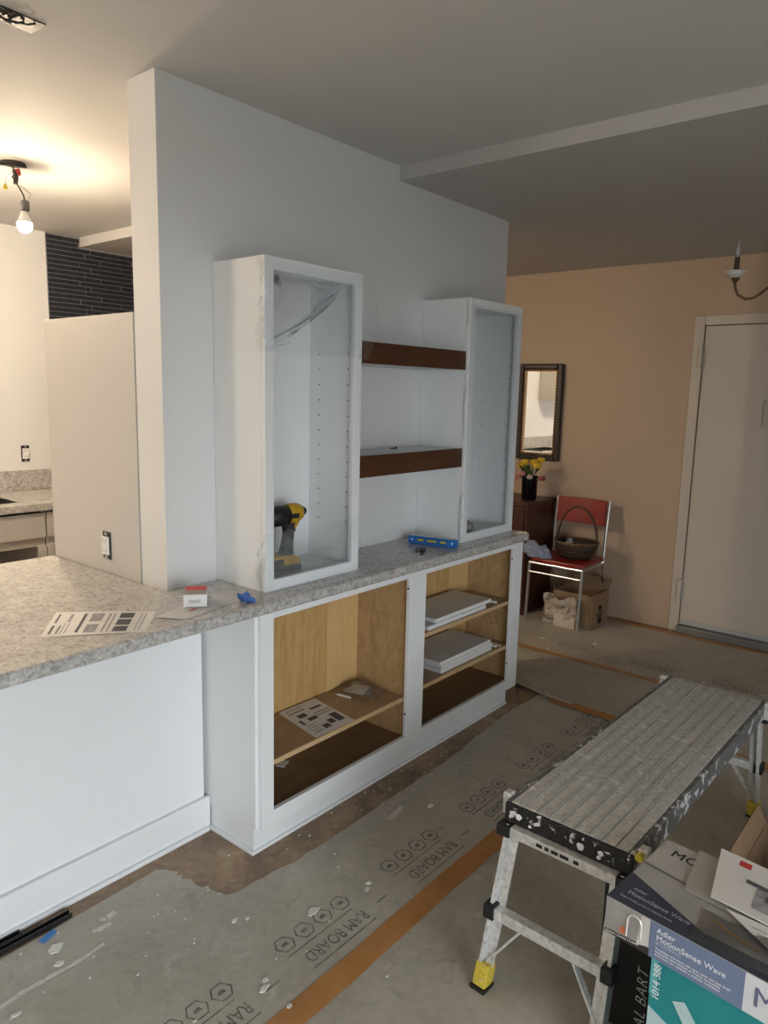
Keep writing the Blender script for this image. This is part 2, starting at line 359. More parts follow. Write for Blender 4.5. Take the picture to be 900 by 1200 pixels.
# kitchen far wall with slate tiles
_w = MB().box(XL - 0.1, XB, YK, YK + 0.12, 0, HZ); _w.box(XB, XR + 0.12, YK, YK + 0.12, 0, HL)
wk = struct(_w.build('wall_far', wall_white), 'far kitchen wall, white with a black slate tile field', 'wall')
g = MB().box(0.976, 2.2, YK - 0.008, YK, 1.5, HL - 0.002); g.box(0.976, XB - 0.002, YK - 0.008, YK + 0.0, HL - 0.002, HZ - 0.002); g.build('grout_bed', grout_m, wk)
bx0 = None
rh = 0.030; cache = {}
z = 1.5; row = 0
while z + rh < HZ:
    x = 0.976; xe = 2.2 if z + rh < HL else XB - 0.003
    seq = [[0.30, 0.36, 0.40, 0.3], [0.22, 0.30, 0.52, 0.3], [0.37, 0.42, 0.24, 0.4], [0.26, 0.35, 0.36, 0.4]][row % 4]
    for L in seq:
        x1 = min(x + L, xe)
        if x1 - x > 0.02:
            b = MB().box(x + 0.003, x1 - 0.003, YK - 0.0125 - random.uniform(0, 0.003), YK - 0.008, z + 0.0018, z + rh - 0.0018)
            b.build('tile', tile_m, wk, fix=False)
        x = x1
    z += rh; row += 1
# room behind and left of the viewer
w = MB(); w.box(XL - 0.1, WX0, WY - 0.12, WY, 0, HZ); w.box(WX1, XB, WY - 0.12, WY, 0, HZ); w.box(XB, XR + 0.12, WY - 0.12, WY, 0, HL); w.box(WX0, WX1, WY - 0.12, WY, WZ1, HZ); w.box(WX0, WX1, WY - 0.12, WY, 0, WZ0)
struct(w.build('wall_back', wall_white), 'white wall with the wide glazed opening', 'wall')
f = MB()
for x in (WX0, (WX0 + WX1) / 2 - 0.03, WX1 - 0.06): f.box(x, x + 0.06, WY - 0.08, WY - 0.03, WZ0, WZ1)
f.box(WX0, WX1, WY - 0.08, WY - 0.03, WZ0, WZ0 + 0.06); f.box(WX0, WX1, WY - 0.08, WY - 0.03, WZ1 - 0.06, WZ1)
struct(f.build('window_1', trim_white), 'white frame of the wide glazed opening', 'window')
struct(MB().box(XL - 0.1, XL, WY, YK, 0, HZ).build('wall_left', wall_white), 'white wall at the left end of the room', 'wall')
struct(MB().box(-14, 14, -24, WY - 0.12, -0.3, -0.15).build('added_ground', ground_grey), 'unseen ground outside the window, added to cut light from below', 'ground')  # unseen ground plane added to limit upward sky light on the ceiling
# ------------------------------------------------------------------ floor protection boards
def torn(pts, step=0.03, amp=0.006):
    out = []
    for (x0, y0), (x1, y1) in zip(pts[:-1], pts[1:]):
        n = max(1, int(math.hypot(x1 - x0, y1 - y0) / step))
        for i in range(n):
            t = i / n; out.append((x0 + (x1 - x0) * t + random.uniform(-amp, amp), y0 + (y1 - y0) * t + random.uniform(-amp, amp)))
    out.append(pts[-1]); return out
edge = torn([(XL + 0.02, -0.137), (-0.664, -0.137), (-0.29, -0.130), (-0.149, -0.129)], 0.08, 0.002)[:-1] + torn([(-0.149, -0.129), (-0.116, -0.177), (-0.115, -0.25), (-0.098, -0.30), (-0.086, -0.378), (-0.052, -0.41)], 0.018, 0.011)[:-1] + \
    torn([(-0.052, -0.41), (0.031, -0.418), (0.183, -0.433), (0.351, -0.438), (0.542, -0.434), (0.797, -0.427), (1.085, -0.424), (1.646, -0.372), (2.13, -0.37)], 0.03, 0.005)
bA = tag(MB().prism(edge + [(2.13, -0.89), (XL + 0.02, -0.89)], 0.0, 0.002).build('floor_protection_board', board_m), 'grey floor board sheet with a torn edge along the base cabinet', 'floor board', 'floor protection sheets')
bB = tag(MB().box(XL + 0.02, 2.13, -1.86, -0.892, 0, 0.002).build('floor_protection_board', board_m), 'grey floor board sheet lying under the aluminium work platform', 'floor board', 'floor protection sheets')
tag(MB().box(XL + 0.02, 2.13, WY + 0.02, -1.862, 0, 0.002).build('floor_protection_board', board_m), 'grey floor board sheet under the product boxes and the viewer', 'floor board', 'floor protection sheets')
bo = MB()
def lift(u, v):
    x = 2.04 + u * 0.62; y = 0.10 - v * 4.4
    e = max(0, 1 - u * 6) * math.exp(-((v - 0.08) / 0.05) ** 2)
    return Vector((x + (0.07 * max(0, 1 - v * 9)) * (1 - u), y, 0.005 + 0.016 * e))
bo.grid(lift, 24, 90)
bD = tag(bo.build('floor_protection_board', board_m, solid=0.002, smooth=True), 'brownish floor board strip with a lifted edge beyond the base cabinet corner', 'floor board', 'floor protection sheets')
bE = tag(MB().box(2.662, XR - 0.055, WY + 0.02, 1.6, 0, 0.002).build('floor_protection_board', board_m), 'floor board strip in front of the entrance door and red chair', 'floor board', 'floor protection sheets')
def strip(x0, x1, y0, y1, z, label, wig=0.004, along='x'):
    m = MB(); n = 40
    def fn(u, v):
        k = wig * math.sin(u * 9 + 1) + wig * 0.5 * math.sin(u * 31) + (wig * 0.3 * math.sin(u * 90 + v * 4))
        if along == 'x': return Vector((x0 + (x1 - x0) * u, y0 + (y1 - y0) * v + k, z))
        return Vector((x0 + (x1 - x0) * v + k, y0 + (y1 - y0) * u, z))
    m.grid(fn, n, 2)
    return tag(m.build('floor_tape', tape_m, solid=0.0006), label, 'tape', 'orange seam tape on the floor')
strip(-2.6, 2.05, -0.933, -0.857, 0.0034, 'long orange tape strip running beside the work platform legs')
strip(1.985, 2.060, -0.46, -2.9, 0.0088, 'orange tape strip crossing the floor behind the work platform', along='y', wig=0.006)
strip(2.630, 2.700, 0.35, -2.9, 0.0066, 'orange tape strip across the floor halfway to the entrance door', along='y', wig=0.006)
strip(3.615, 3.668, 0.0, -1.9, 0.0034, 'orange tape strip along the foot of the entrance door wall', along='y', wig=0.006)
# printed marks on the boards
def hexring(mb, cx, cy, r, z, wd=0.005):
    for k in range(6):
        a0, a1 = PI / 3 * k, PI / 3 * (k + 1)
        mb.add([(cx + q * math.cos(a), cy + q * math.sin(a), z) for q, a in ((r, a0), (r, a1), (r - wd, a1), (r - wd, a0))], [(0, 1, 2, 3)])
def prints(board, cx, cy, flip, along='x', n=4):
    """text reads towards -x (upside down from the viewer) or along y"""
    mb = MB(); zz = 0.0026 if along == 'x' else 0.0026
    if along == 'x':
        for k in range(n):
            hx = cx - 0.122 + k * 0.078; hexring(mb, hx, cy + 0.055, 0.034, zz)
            mb.add([(hx - 0.012, cy + 0.048, zz), (hx + 0.012, cy + 0.048, zz), (hx + 0.008, cy + 0.062, zz), (hx - 0.010, cy + 0.060, zz)], [(0, 1, 2, 3)])
        for y, a, b in ((cy + 0.012, -0.15, 0.12), (cy - 0.072, -0.13, 0.14)): mb.add([(cx + a, y, zz), (cx + b, y, zz), (cx + b, y - 0.004, zz), (cx + a, y - 0.004, zz)], [(0, 1, 2, 3)])
        mb.add([(cx + 0.19, cy - 0.03, zz), (cx + 0.24, cy - 0.03, zz), (cx + 0.24, cy - 0.035, zz), (cx + 0.19, cy - 0.035, zz)], [(0, 1, 2, 3)])
        mb.build('printed_symbols', ink_grey, board, fix=False)['kind'] = 'stuff'
        text('RAM BOARD', 0.060, ink_grey, board, (cx + 0.135, cy - 0.016, zz), (-1, 0, 0), (0, -1, 0), xs=0.74)
    else:
        for k in range(n):
            hexring(mb, cx + 0.045, cy - 0.12 + k * 0.078, 0.034, zz)
        for x in (cx + 0.006, cx - 0.066): mb.add([(x, cy - 0.14, zz), (x, cy + 0.14, zz), (x - 0.004, cy + 0.14, zz), (x - 0.004, cy - 0.14, zz)], [(0, 1, 2, 3)])
        mb.build('printed_symbols', ink_grey, board, fix=False)['kind'] = 'stuff'
        text('RAM BOARD', 0.060, ink_grey, board, (cx - 0.052, cy + 0.135, zz), (0, -1, 0), (1, 0, 0), xs=0.74)
for cx in (-0.44, 0.023, 0.505, 0.985, 1.43, 1.86): prints(bA, cx, -0.750, True)

for cy in (-0.21, -0.69, -1.17): prints(bE, 2.92, cy, True, 'y')
# plaster crumbs and smears
cr = MB()
def flake(x, y, r, z=0.0024, h=0.004, n=6):
    a0 = random.uniform(0, 6); ps = [(x + 1.35 * r * random.uniform(0.35, 1.15) * math.cos(a0 + 2 * PI * k / n), y + r * random.uniform(0.3, 1.0) * math.sin(a0 + 2 * PI * k / n)) for k in range(n)]
    cr.prism(ps, z, z + h)
for x, y, r in [(-0.544, -0.216, 0.022), (-0.562, -0.277, 0.014), (-0.716, -0.36, 0.012), (0.047, -0.658, 0.022), (-0.226, -0.752, 0.012), (-0.246, -0.774, 0.012), (-0.239, -0.867, 0.008),
                (-0.134, -0.51, 0.010), (-0.103, -0.533, 0.008), (0.241, -0.717, 0.014), (0.778, -0.583, 0.014), (0.27, -0.70, 0.010), (3.05, -0.25, 0.02), (2.9, 0.05, 0.018), (2.75, -0.07, 0.016)]:
    flake(x, y, r)
for k in range(130):
    x = random.uniform(-1.0, 2.0); y = -0.14 - abs(random.gauss(0, 0.33)); flake(x, y, random.uniform(0.0015, 0.0055), 0.0022, 0.002, 5)
for k in range(34):
    x = random.uniform(0.2, 1.9); flake(x, random.uniform(-0.42, -0.30), random.uniform(0.0015, 0.005), 0.0002, 0.002, 5)
for k in range(40): flake(random.uniform(2.1, 3.4), random.uniform(-1.2, 0.1), random.uniform(0.003, 0.007), 0.0065 if k % 2 else 0.007, 0.002, 5)
tag(cr.build('plaster_crumbs', crumb), 'white plaster crumbs and paint flakes scattered over the floor boards', 'debris', kind='stuff')
sm = MB()
def smear(pts, w):
    pts = [Vector((x, y, 0)) for x, y in pts]
    for i, (a, b) in enumerate(zip(pts[:-1], pts[1:])):
        d = (b - a).normalized(); nn = Vector((-d.y, d.x, 0)) * w; k0, k1 = random.uniform(0.3, 1), random.uniform(0.3, 1)
        sm.add([a + nn * k0 + Vector((0, 0, .0027)), a - nn * k0 + Vector((0, 0, .0027)), b - nn * k1 + Vector((0, 0, .0027)), b + nn * k1 + Vector((0, 0, .0027))], [(0, 1, 2, 3)])
for i in range(14):
    pass
smear([(-0.80, -0.302), (-0.735, -0.306), (-0.67, -0.30), (-0.62, -0.304), (-0.599, -0.303), (-0.54, -0.31), (-0.475, -0.304), (-0.44, -0.300)], 0.010)
smear([(-0.40, -0.20), (-0.382, -0.211), (-0.35, -0.205)], 0.014); smear([(-0.44, -0.232), (-0.423, -0.235), (-0.385, -0.24)], 0.010)
smear([(0.60, -0.52), (0.651, -0.513), (0.70, -0.50)], 0.014)
tag(sm.build('joint_compound_smear', mat('dried_compound', (0.64, 0.60, 0.54), 0.8, var=0.15, scale=60), fix=False), 'dried pale joint compound smears on the grey floor board', 'smear', kind='stuff')

# ------------------------------------------------------------------ half wall under the peninsula
pw = MB().prism([(-1.55, -0.0425), (0.104, -0.0425), (0.104, -0.002), (-0.003, -0.002), (-0.003, 0.08), (-1.55, 0.08)], 0, 0.873)
struct(pw.build('wall_peninsula', trim_white), 'white half wall carrying the granite counter', 'wall')
struct(MB().box(-1.55, 0.118, -0.060, -0.043, 0.0, 0.127).build('baseboard_peninsula', trim_white, bevel=0.003), 'white baseboard along the half wall', 'baseboard')
struct(MB().box(-1.55, 0.106, -0.074, -0.0605, 0.0, 0.016).build('trim_2', trim_white, bevel=0.003), 'white shoe moulding along the half wall', 'trim')
# peninsula cabinets on the kitchen side
for k, (x0, x1) in enumerate(((-1.5, -0.76), (-0.755, -0.01))):
    t = thing('peninsula_cabinet', ['grey base cabinet under the outer end of the peninsula counter', 'grey base cabinet under the peninsula counter next to the pantry'][k], 'cabinet', ((x0 + x1) / 2, 0.42, 0))
    MB().box(x0, x1, 0.085, 0.72, 0.09, 0.873).build('body', grey_cab, t)
    MB().box(x0 + 0.003, x1 - 0.003, 0.721, 0.74, 0.12, 0.86).build('door', grey_cab, t, bevel=0.002)
    MB().box(x0, x1, 0.13, 0.68, 0.0, 0.089).build('toe_kick', black_pl, t)
# ------------------------------------------------------------------ granite counter
ct = MB().prism([(-1.6, -0.36), (1.87, -0.36), (1.886, -0.355), (1.893, -0.34), (1.893, -0.002), (-0.006, -0.002), (-0.006, 0.78), (-1.6, 0.78)], 0.875, 0.915)
tag(ct.build('granite_countertop', granite, bevel=0.011, seg=3), 'grey and beige granite counter running over the half wall and base cabinet', 'countertop')

# ------------------------------------------------------------------ base cabinet
t = thing('base_cabinet', 'long white open base cabinet with two plywood bays under the counter', 'cabinet', (1.0, -0.16, 0))
CY = -0.330
def fr_box(mb, x0, x1, z0, z1): mb.box(x0, x1, CY, CY + 0.019, z0, z1)
for nm, a in (('stile', (0.133, 0.187, 0.096, 0.873)), ('stile', (0.935, 1.047, 0.15, 0.845)), ('stile', (1.783, 1.872, 0.096, 0.873)),
              ('rail', (0.187, 1.783, 0.845, 0.873)), ('rail', (0.187, 1.783, 0.096, 0.15))):
    mb = MB(); fr_box(mb, *a); mb.build(nm, cab_white, t, bevel=0.0012, seg=1)
MB().box(0.120, 0.138, -0.3105, -0.004, 0.096, 0.873).build('side_panel', cab_white, t, bevel=0.002)
MB().box(1.850, 1.868, -0.3105, -0.004, 0.096, 0.873).build('side_panel', cab_white, t, bevel=0.002)
for x0, x1 in ((0.139, 0.157), (0.950, 0.968), (1.014, 1.032), (1.831, 1.849)):
    MB().box(x0, x1, -0.3105, -0.024, 0.12, 0.872).build('plywood_lining', ply_side, t)
MB().box(0.157, 0.95, -0.023, -0.008, 0.12, 0.872).build('back_panel', ply, t)
MB().box(1.032, 1.831, -0.023, -0.008, 0.12, 0.872).build('back_panel', ply, t)
MB().box(0.755, 0.95, -0.031, -0.0235, 0.322, 0.872).build('back_batten', ply_strip, t, bevel=0.0015)
MB().box(1.66, 1.831, -0.031, -0.0235, 0.142, 0.872).build('back_batten', ply_strip, t, bevel=0.0015)
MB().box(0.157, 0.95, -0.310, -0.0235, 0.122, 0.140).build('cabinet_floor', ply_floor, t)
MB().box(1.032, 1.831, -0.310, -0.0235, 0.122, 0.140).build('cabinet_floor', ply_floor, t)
for x0, x1, z in ((0.158, 0.949, 0.320), (1.033, 1.830, 0.566), (1.033, 1.830, 0.330)):
    s = MB().box(x0, x1, -0.300, -0.032, z - 0.018, z).build('shelf', ply_shelf, t)
    MB().box(x0, x1, -0.306, -0.3002, z - 0.018, z).build('shelf_edge', wood_edge, s)
MB().box(0.124, 1.833, -0.296, -0.282, 0.0, 0.0955).build('toe_kick', cab_white, t, bevel=0.001)
MB().box(0.1245, 0.138, -0.2815, -0.004, 0.0, 0.0955).build('toe_kick', cab_white, t)
MB().box(0.110, 0.124, -0.306, -0.0605, 0.0, 0.014).build('shoe_moulding', trim_white, t, bevel=0.002)
MB().box(0.1245, 1.833, -0.306, -0.2965, 0.0, 0.012).build('shoe_moulding', trim_white, t, bevel=0.002)
for x, zs in ((0.1865, (0.78, 0.46, 0.21)), (0.9355, (0.80, 0.25)), (1.0465, (0.79, 0.2)), (1.7835, (0.79, 0.24))):
    for z in zs: MB().tube([(x - 0.004, CY + 0.009, z), (x + 0.004, CY + 0.009, z)], 0.004, 6).build('hinge_screw', dark_metal, t)

# ------------------------------------------------------------------ tall upper cabinets
def tall_cab(x0, x1, ox0, ox1, label):
    t = thing('tall_cabinet', label, 'cabinet', ((x0 + x1) / 2, -0.13, 0.9155), group='tall open cabinets on the counter')
    D, T = -0.266, 2.0207; B = 0.9155
    MB().box(x0, x0 + 0.018, D + 0.0205, -0.0015, B, T).build('side_panel', cab_white, t, bevel=0.001)
    MB().box(x1 - 0.018, x1, D + 0.0205, -0.0015, B, T).build('side_panel', cab_white, t, bevel=0.001)
    MB().box(x0 + 0.0185, x1 - 0.0185, D + 0.0205, -0.0015, T - 0.018, T).build('top_panel', cab_white, t)
    MB().box(x0 + 0.0185, x1 - 0.0185, D + 0.0205, -0.0015, 0.922, 0.940).build('bottom_panel', mat('grey_protected_panel', (0.55, 0.56, 0.56), 0.4), t)
    MB().box(x0 + 0.0185, x1 - 0.0185, -0.012, -0.0015, 0.9405, T - 0.0185).build('back_panel', cab_white, t)
    f = t
    for nm, a in (('stile', (x0 - 0.001, ox0, B, T)), ('stile', (ox1, x1 + 0.001, B, T)), ('rail', (ox0, ox1, T - 0.042, T)), ('rail', (ox0, ox1, B, 0.955))):
        MB().box(a[0], a[1], D, D + 0.0195, a[2], a[3]).build(nm, cab_white, f, bevel=0.0012, seg=1)
    h = MB()
    for k in range(12):
        z = 1.10 + k * 0.058
        for y in (-0.215, -0.065):
            h.tube([(x1 - 0.0195, y, z), (x1 - 0.0178, y, z)], 0.0028, 8); h.tube([(x0 + 0.0178, y, z), (x0 + 0.0195, y, z)], 0.0028, 8)
    h.build('shelf_pin_holes', dark_metal, t)['kind'] = 'stuff'
    return t
tall_cab(0.2074, 0.679, 0.246, 0.640, 'white tall open cabinet holding the yellow drill, nearest the peninsula')
tall_cab(1.3999, 1.8594, 1.441, 1.818, 'white tall open cabinet at the far end of the counter by the blue level')
# floating shelves
for z0, z1, lb in ((1.705, 1.787, 'upper floating shelf with a dark walnut front between the tall cabinets'), (1.270, 1.355, 'lower floating shelf with a dark walnut front between the tall cabinets')):
    t = thing('floating_shelf', lb, 'shelf', (1.04, -0.125, z0), group='walnut floating shelves')
    MB().box(0.6815, 1.3975, -0.232, -0.0015, z0 + 0.001, z1 - 0.001).build('shelf_board', mat('shelf_grey_laminate', (0.50, 0.505, 0.51), 0.25, var=0.03), t, bevel=0.001)
    MB().box(0.6805, 1.3985, -0.252, -0.2325, z0, z1).build('front_fascia', walnut, t, bevel=0.0015)
# plastic film over the tall cabinets
from mathutils import noise as mnoise
def film_sheet(x0, xr, z0, z1, y, edge_fn, label, seed, amp=0.008, nu=70, nv=60):
    mb = MB()
    def fn(u, v):
        xa, xb = edge_fn(v); x = xa + (xb - xa) * u; z = z0 + (z1 - z0) * v
        dl = min(1, abs(x - x0) / 0.05); dr = min(1, abs(x - xr) / 0.05); e = 1 - min(dl, dr)
        q = Vector((x * 26 + seed * 7, z * 26, seed)); r = abs(mnoise.noise(q)) + 0.5 * abs(mnoise.noise(q * 2.3))
        r2 = mnoise.noise(Vector((x * 5, z * 5, seed)))
        yy = y - 0.0015 - amp * r * e ** 1.5 - 0.0012 * abs(r2)
        if x < x0 - 0.001:
            dd = (x0 - x); yy = y + dd * 1.4; x = x0 - 0.003 - amp * r
        return Vector((x, yy, z))
    mb.grid(fn, nu, nv)
    return tag(mb.build('plastic_film', film, fix=False), label, 'plastic film')
FA = film_sheet(0.2064, 0.68, 1.72, 2.012, -0.2675, lambda v: (0.2064 - 0.028 * (0.55 + 0.45 * math.sin(v * 7 + .3)), 0.715 + 0.05 * math.sin(v * 2.9)), 'clear wrinkled plastic film taped across the top of the drill cabinet', 3)
FB = film_sheet(0.2064, 0.68, 0.918, 1.12, -0.2675, lambda v: (0.2064 - 0.028 * (0.5 + 0.5 * math.sin(v * 6 + .1)), 0.676 - 0.01 * math.sin(v * 9)), 'clear wrinkled plastic film taped across the bottom of the drill cabinet', 5, 0.010)
FC = film_sheet(1.3989, 1.8604, 0.925, 1.99, -0.2675, lambda v: (1.3989 - 0.014 * (math.sin(v * 14) * 0.5 + 0.5), 1.850), 'clear plastic film over the front of the far tall cabinet', 9, 0.007, 60, 120)
def m_crease_glint():
    m = m_film('film_crease_glint', 0.45, 0.99, 1.6); nt = m.node_tree
    d = next(n for n in nt.nodes if n.type == 'BSDF_DIFFUSE'); tl = nt.nodes.new('ShaderNodeBsdfTranslucent'); tl.inputs[0].default_value = (0.95, 0.95, 0.95, 1); d.inputs[0].default_value = (0.97, 0.97, 0.97, 1)
    mx = nt.nodes.new('ShaderNodeMixShader'); mx.inputs[0].default_value = 0.4; dst = d.outputs[0].links[0].to_socket
    nt.links.new(d.outputs[0], mx.inputs[1]); nt.links.new(tl.outputs[0], mx.inputs[2]); nt.links.new(mx.outputs[0], dst); return m
crease_glint_m = m_crease_glint()
def crease_glints(parent, pts, seed):  # whitened tubes standing in for bright highlights along the film's creases
    rnd = random.Random(seed)
    for p0, p1, r in pts:
        p0, p1 = Vector(p0), Vector(p1); n = 9; path = []
        for k in range(n + 1):
            q = p0.lerp(p1, k / n); j = (p1 - p0).length * 0.10; path.append(q + Vector((rnd.uniform(-j, j) * 0.5, -abs(rnd.uniform(0, j)) * 0.4, rnd.uniform(-j, j) * 0.3)))
        MB().tube(path, [r * rnd.uniform(0.4, 1.3) for _ in path], 5).build('crease_glint', crease_glint_m, parent)
crease_glints(FA, [((0.203, -0.262, 1.995), (0.204, -0.240, 1.86), 0.0013), ((0.204, -0.25, 1.90), (0.204, -0.262, 1.76), 0.0011),
             ((0.668, -0.271, 1.75), (0.662, -0.271, 1.72), 0.0013), ((0.225, -0.271, 1.735), (0.31, -0.271, 1.755), 0.0013)], 1)
crease_glints(FB, [((0.204, -0.262, 1.10), (0.204, -0.225, 1.04), 0.0011), ((0.204, -0.225, 1.05), (0.204, -0.255, 0.985), 0.0012),
             ((0.44, -0.270, 1.00), (0.56, -0.270, 1.022), 0.0013), ((0.45, -0.270, 0.985), (0.475, -0.270, 0.992), 0.0016)], 2)
crease_glints(FC, [((1.386, -0.24, 1.79), (1.393, -0.262, 1.765), 0.0018), ((1.392, -0.25, 1.14), (1.393, -0.262, 1.05), 0.0014), ((1.393, -0.262, 1.05), (1.392, -0.25, 0.95), 0.0015)], 3)
mb = MB()                                                           # fold of film hanging inside the drill cabinet
def hang(u, v):
    x = 0.2475 + 0.34 * u; zl = 1.968 - (0.225 * (1 - u) ** 0.75 + 0.012); z = 1.974 + (zl - 1.974) * v
    fold = 0.010 * math.exp(-((v - 0.93) / 0.05) ** 2) + 0.006 * math.sin(u * 5 + v * 3)
    return Vector((x, -0.242 + fold + 0.004 * mnoise.noise(Vector((u * 6, v * 6, 2))), z))
mb.grid(hang, 30, 40)
tag(mb.build('plastic_film', film_grey, smooth=True, fix=False), 'loose fold of clear film hanging inside the top of the drill cabinet', 'plastic film')
mb = MB()
def hang2(u, v):
    x = 0.25 + 0.37 * u; z = 0.9565 + v * (0.135 * (1 - u) ** 1.4 + 0.035 + 0.02 * math.sin(u * 9))
    return Vector((x, -0.236 + 0.006 * math.sin(u * 14 + 5 * v) + 0.02 * v + 0.010 * abs(mnoise.noise(Vector((u * 9, v * 5, 4)))), z))
mb.grid(hang2, 44, 18)
tag(mb.build('plastic_film', film_grey, smooth=True, fix=False), 'crumpled clear film in front of the yellow drill', 'plastic film')

# ------------------------------------------------------------------ pantry panel and outlets
t = thing('pantry_cabinet', 'tall off-white pantry cabinet side standing behind the end of the partition wall', 'cabinet', (0.3, 0.47, 0))
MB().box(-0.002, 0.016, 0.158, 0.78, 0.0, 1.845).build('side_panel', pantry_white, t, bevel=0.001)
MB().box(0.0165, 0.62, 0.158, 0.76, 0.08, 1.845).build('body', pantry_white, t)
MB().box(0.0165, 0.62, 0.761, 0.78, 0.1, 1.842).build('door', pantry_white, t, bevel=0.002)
def outlet(c, axis, label):
    t = thing('wall_outlet', label, 'outlet', c, group='uncovered outlets')
    def bb(a0, a1, z0, z1, d0, d1):
        m = MB()
        if axis == 'x': m.box(c[0] - d1, c[0] - d0, c[1] + a0, c[1] + a1, c[2] + z0, c[2] + z1)
        else: m.box(c[0] + a0, c[0] + a1, c[1] - d1, c[1] - d0, c[2] + z0, c[2] + z1)
        return m
    bb(-0.026, 0.026, -0.052, 0.052, 0.0005, 0.004).build('box_rim', black_pl, t, bevel=0.002)
    bb(-0.0205, 0.0205, -0.034, 0.034, 0.0045, 0.013).build('receptacle', mat('outlet_white', (0.8, 0.8, 0.79), 0.35), t, bevel=0.002)
    for z in (-0.044, 0.044):
        bb(-0.008, 0.008, z - 0.005, z + 0.005, 0.0045, 0.008).build('mounting_strap', steel, t)
    for z in (-0.018, 0.018):
        m = bb(-0.010, -0.007, z - 0.006, z + 0.006, 0.0131, 0.0134); q = bb(0.007, 0.010, z - 0.006, z + 0.006, 0.0131, 0.0134); m.add(q.v, q.f); m.build('slots', print_grey, t)['kind'] = 'stuff'
outlet((-0.002, 0.372, 1.016), 'x', 'uncovered outlet on the pantry panel above the granite counter')
outlet((0.778, YK, 1.152), 'y', 'uncovered outlet on the far kitchen wall above the sink counter')

# ------------------------------------------------------------------ kitchen run
c = MB(); c.box(-1.6, -0.25, 2.09, YK - 0.001, 0.875, 0.915); c.box(0.51, 0.98, 2.09, YK - 0.001, 0.875, 0.915); c.box(-0.25, 0.51, 2.09, 2.22, 0.875, 0.915); c.box(-0.25, 0.51, 2.60, YK - 0.001, 0.875, 0.915)
t = thing('kitchen_countertop', 'granite counter with backsplash along the far kitchen wall', 'countertop', (-0.3, 2.4, 0.875))
c.build('slab', granite, t); MB().box(-1.6, 0.96, 2.70, YK - 0.001, 0.9155, 1.045).build('backsplash', granite, t, bevel=0.002)
t = thing('kitchen_sink', 'dark undermount sink sunk into the far kitchen counter', 'sink', (0.13, 2.41, 0.70))
s = MB(); s.box(-0.249, 0.509, 2.221, 2.599, 0.70, 0.705)
for a in ((-0.249, -0.244, 2.221, 2.599), (0.504, 0.509, 2.221, 2.599), (-0.244, 0.504, 2.221, 2.226), (-0.244, 0.504, 2.594, 2.599)): s.box(*a, 0.705, 0.912)
s.build('basin', mat('sink_dark', (0.05, 0.05, 0.052), 0.35, 0.5), t); MB().lathe([(0.03, 0), (0.03, 0.004)], (0.2, 2.41, 0.7055)).build('drain', steel, t)
kc = [(-0.90, -0.261), (-0.256, 0.598), (0.604, 0.975)]
kl = ['grey kitchen base cabinet left of the sink', 'grey sink base cabinet with a false drawer front and open bay', 'narrow grey kitchen base cabinet beside the pantry']
for (x0, x1), lb in zip(kc, kl):
    t = thing('kitchen_cabinet', lb, 'cabinet', ((x0 + x1) / 2, 2.4, 0), group='grey kitchen base cabinets')
    MB().box(x0, x0 + 0.018, 2.13, 2.715, 0.1, 0.872).build('side_panel', grey_cab, t); MB().box(x1 - 0.018, x1, 2.13, 2.715, 0.1, 0.872).build('side_panel', grey_cab, t)
    MB().box(x0 + 0.0185, x1 - 0.0185, 2.70, 2.715, 0.1, 0.69).build('back_panel', grey_cab, t); MB().box(x0 + 0.0185, x1 - 0.0185, 2.13, 2.699, 0.1, 0.118).build('cabinet_floor', grey_cab, t)
    MB().box(x0 + 0.002, x1 - 0.002, 2.11, 2.129, 0.712, 0.858).build('drawer_front', grey_cab, t, bevel=0.002)
    MB().box(x0, x1, 2.1295, 2.148, 0.66, 0.711).build('rail', grey_cab, t)
    MB().box(x0, x0 + 0.04, 2.112, 2.1295, 0.1, 0.66).build('stile', grey_cab, t); MB().box(x1 - 0.05, x1, 2.112, 2.1295, 0.1, 0.66).build('stile', grey_cab, t)
    MB().box(x0, x1, 2.18, 2.2, 0, 0.099).build('toe_kick', black_pl, t)
t = thing('wall_cupboard', 'white kitchen wall cupboard seen in the hall mirror', 'cabinet', (-0.75, 2.55, 1.53))
MB().box(-1.2, -0.28, 2.42, YK - 0.001, 1.53, 2.35).build('body', pantry_white, t)
for x0, x1 in ((-1.197, -0.742), (-0.738, -0.283)): MB().box(x0, x1, 2.40, 2.419, 1.533, 2.347).build('door', pantry_white, t, bevel=0.002)

# ceiling opening near the viewer
t = thing('ceiling_light_opening', 'ragged dark opening for a removed ceiling light with loose wires', 'ceiling opening', (-0.45, 0.04, HZ))
o = MB().prism([(-0.57, -0.012), (-0.335, -0.002), (-0.338, 0.078), (-0.42, 0.070), (-0.57, 0.088)], HZ - 0.004, HZ - 0.001); o.build('opening', black_pl, t)
for k in range(7):
    y0 = random.uniform(0.0, 0.07); x0 = -0.36 - k * 0.022
    MB().tube([(x0, y0, HZ - 0.006), (x0 - 0.02, y0 + random.uniform(-0.02, 0.02), HZ - 0.014), (x0 - 0.05, 0.03 + random.uniform(-0.02, 0.02), HZ - 0.007)], 0.0028, 5).build('wire', [dark_metal, black_pl, bronze][k % 3], t)

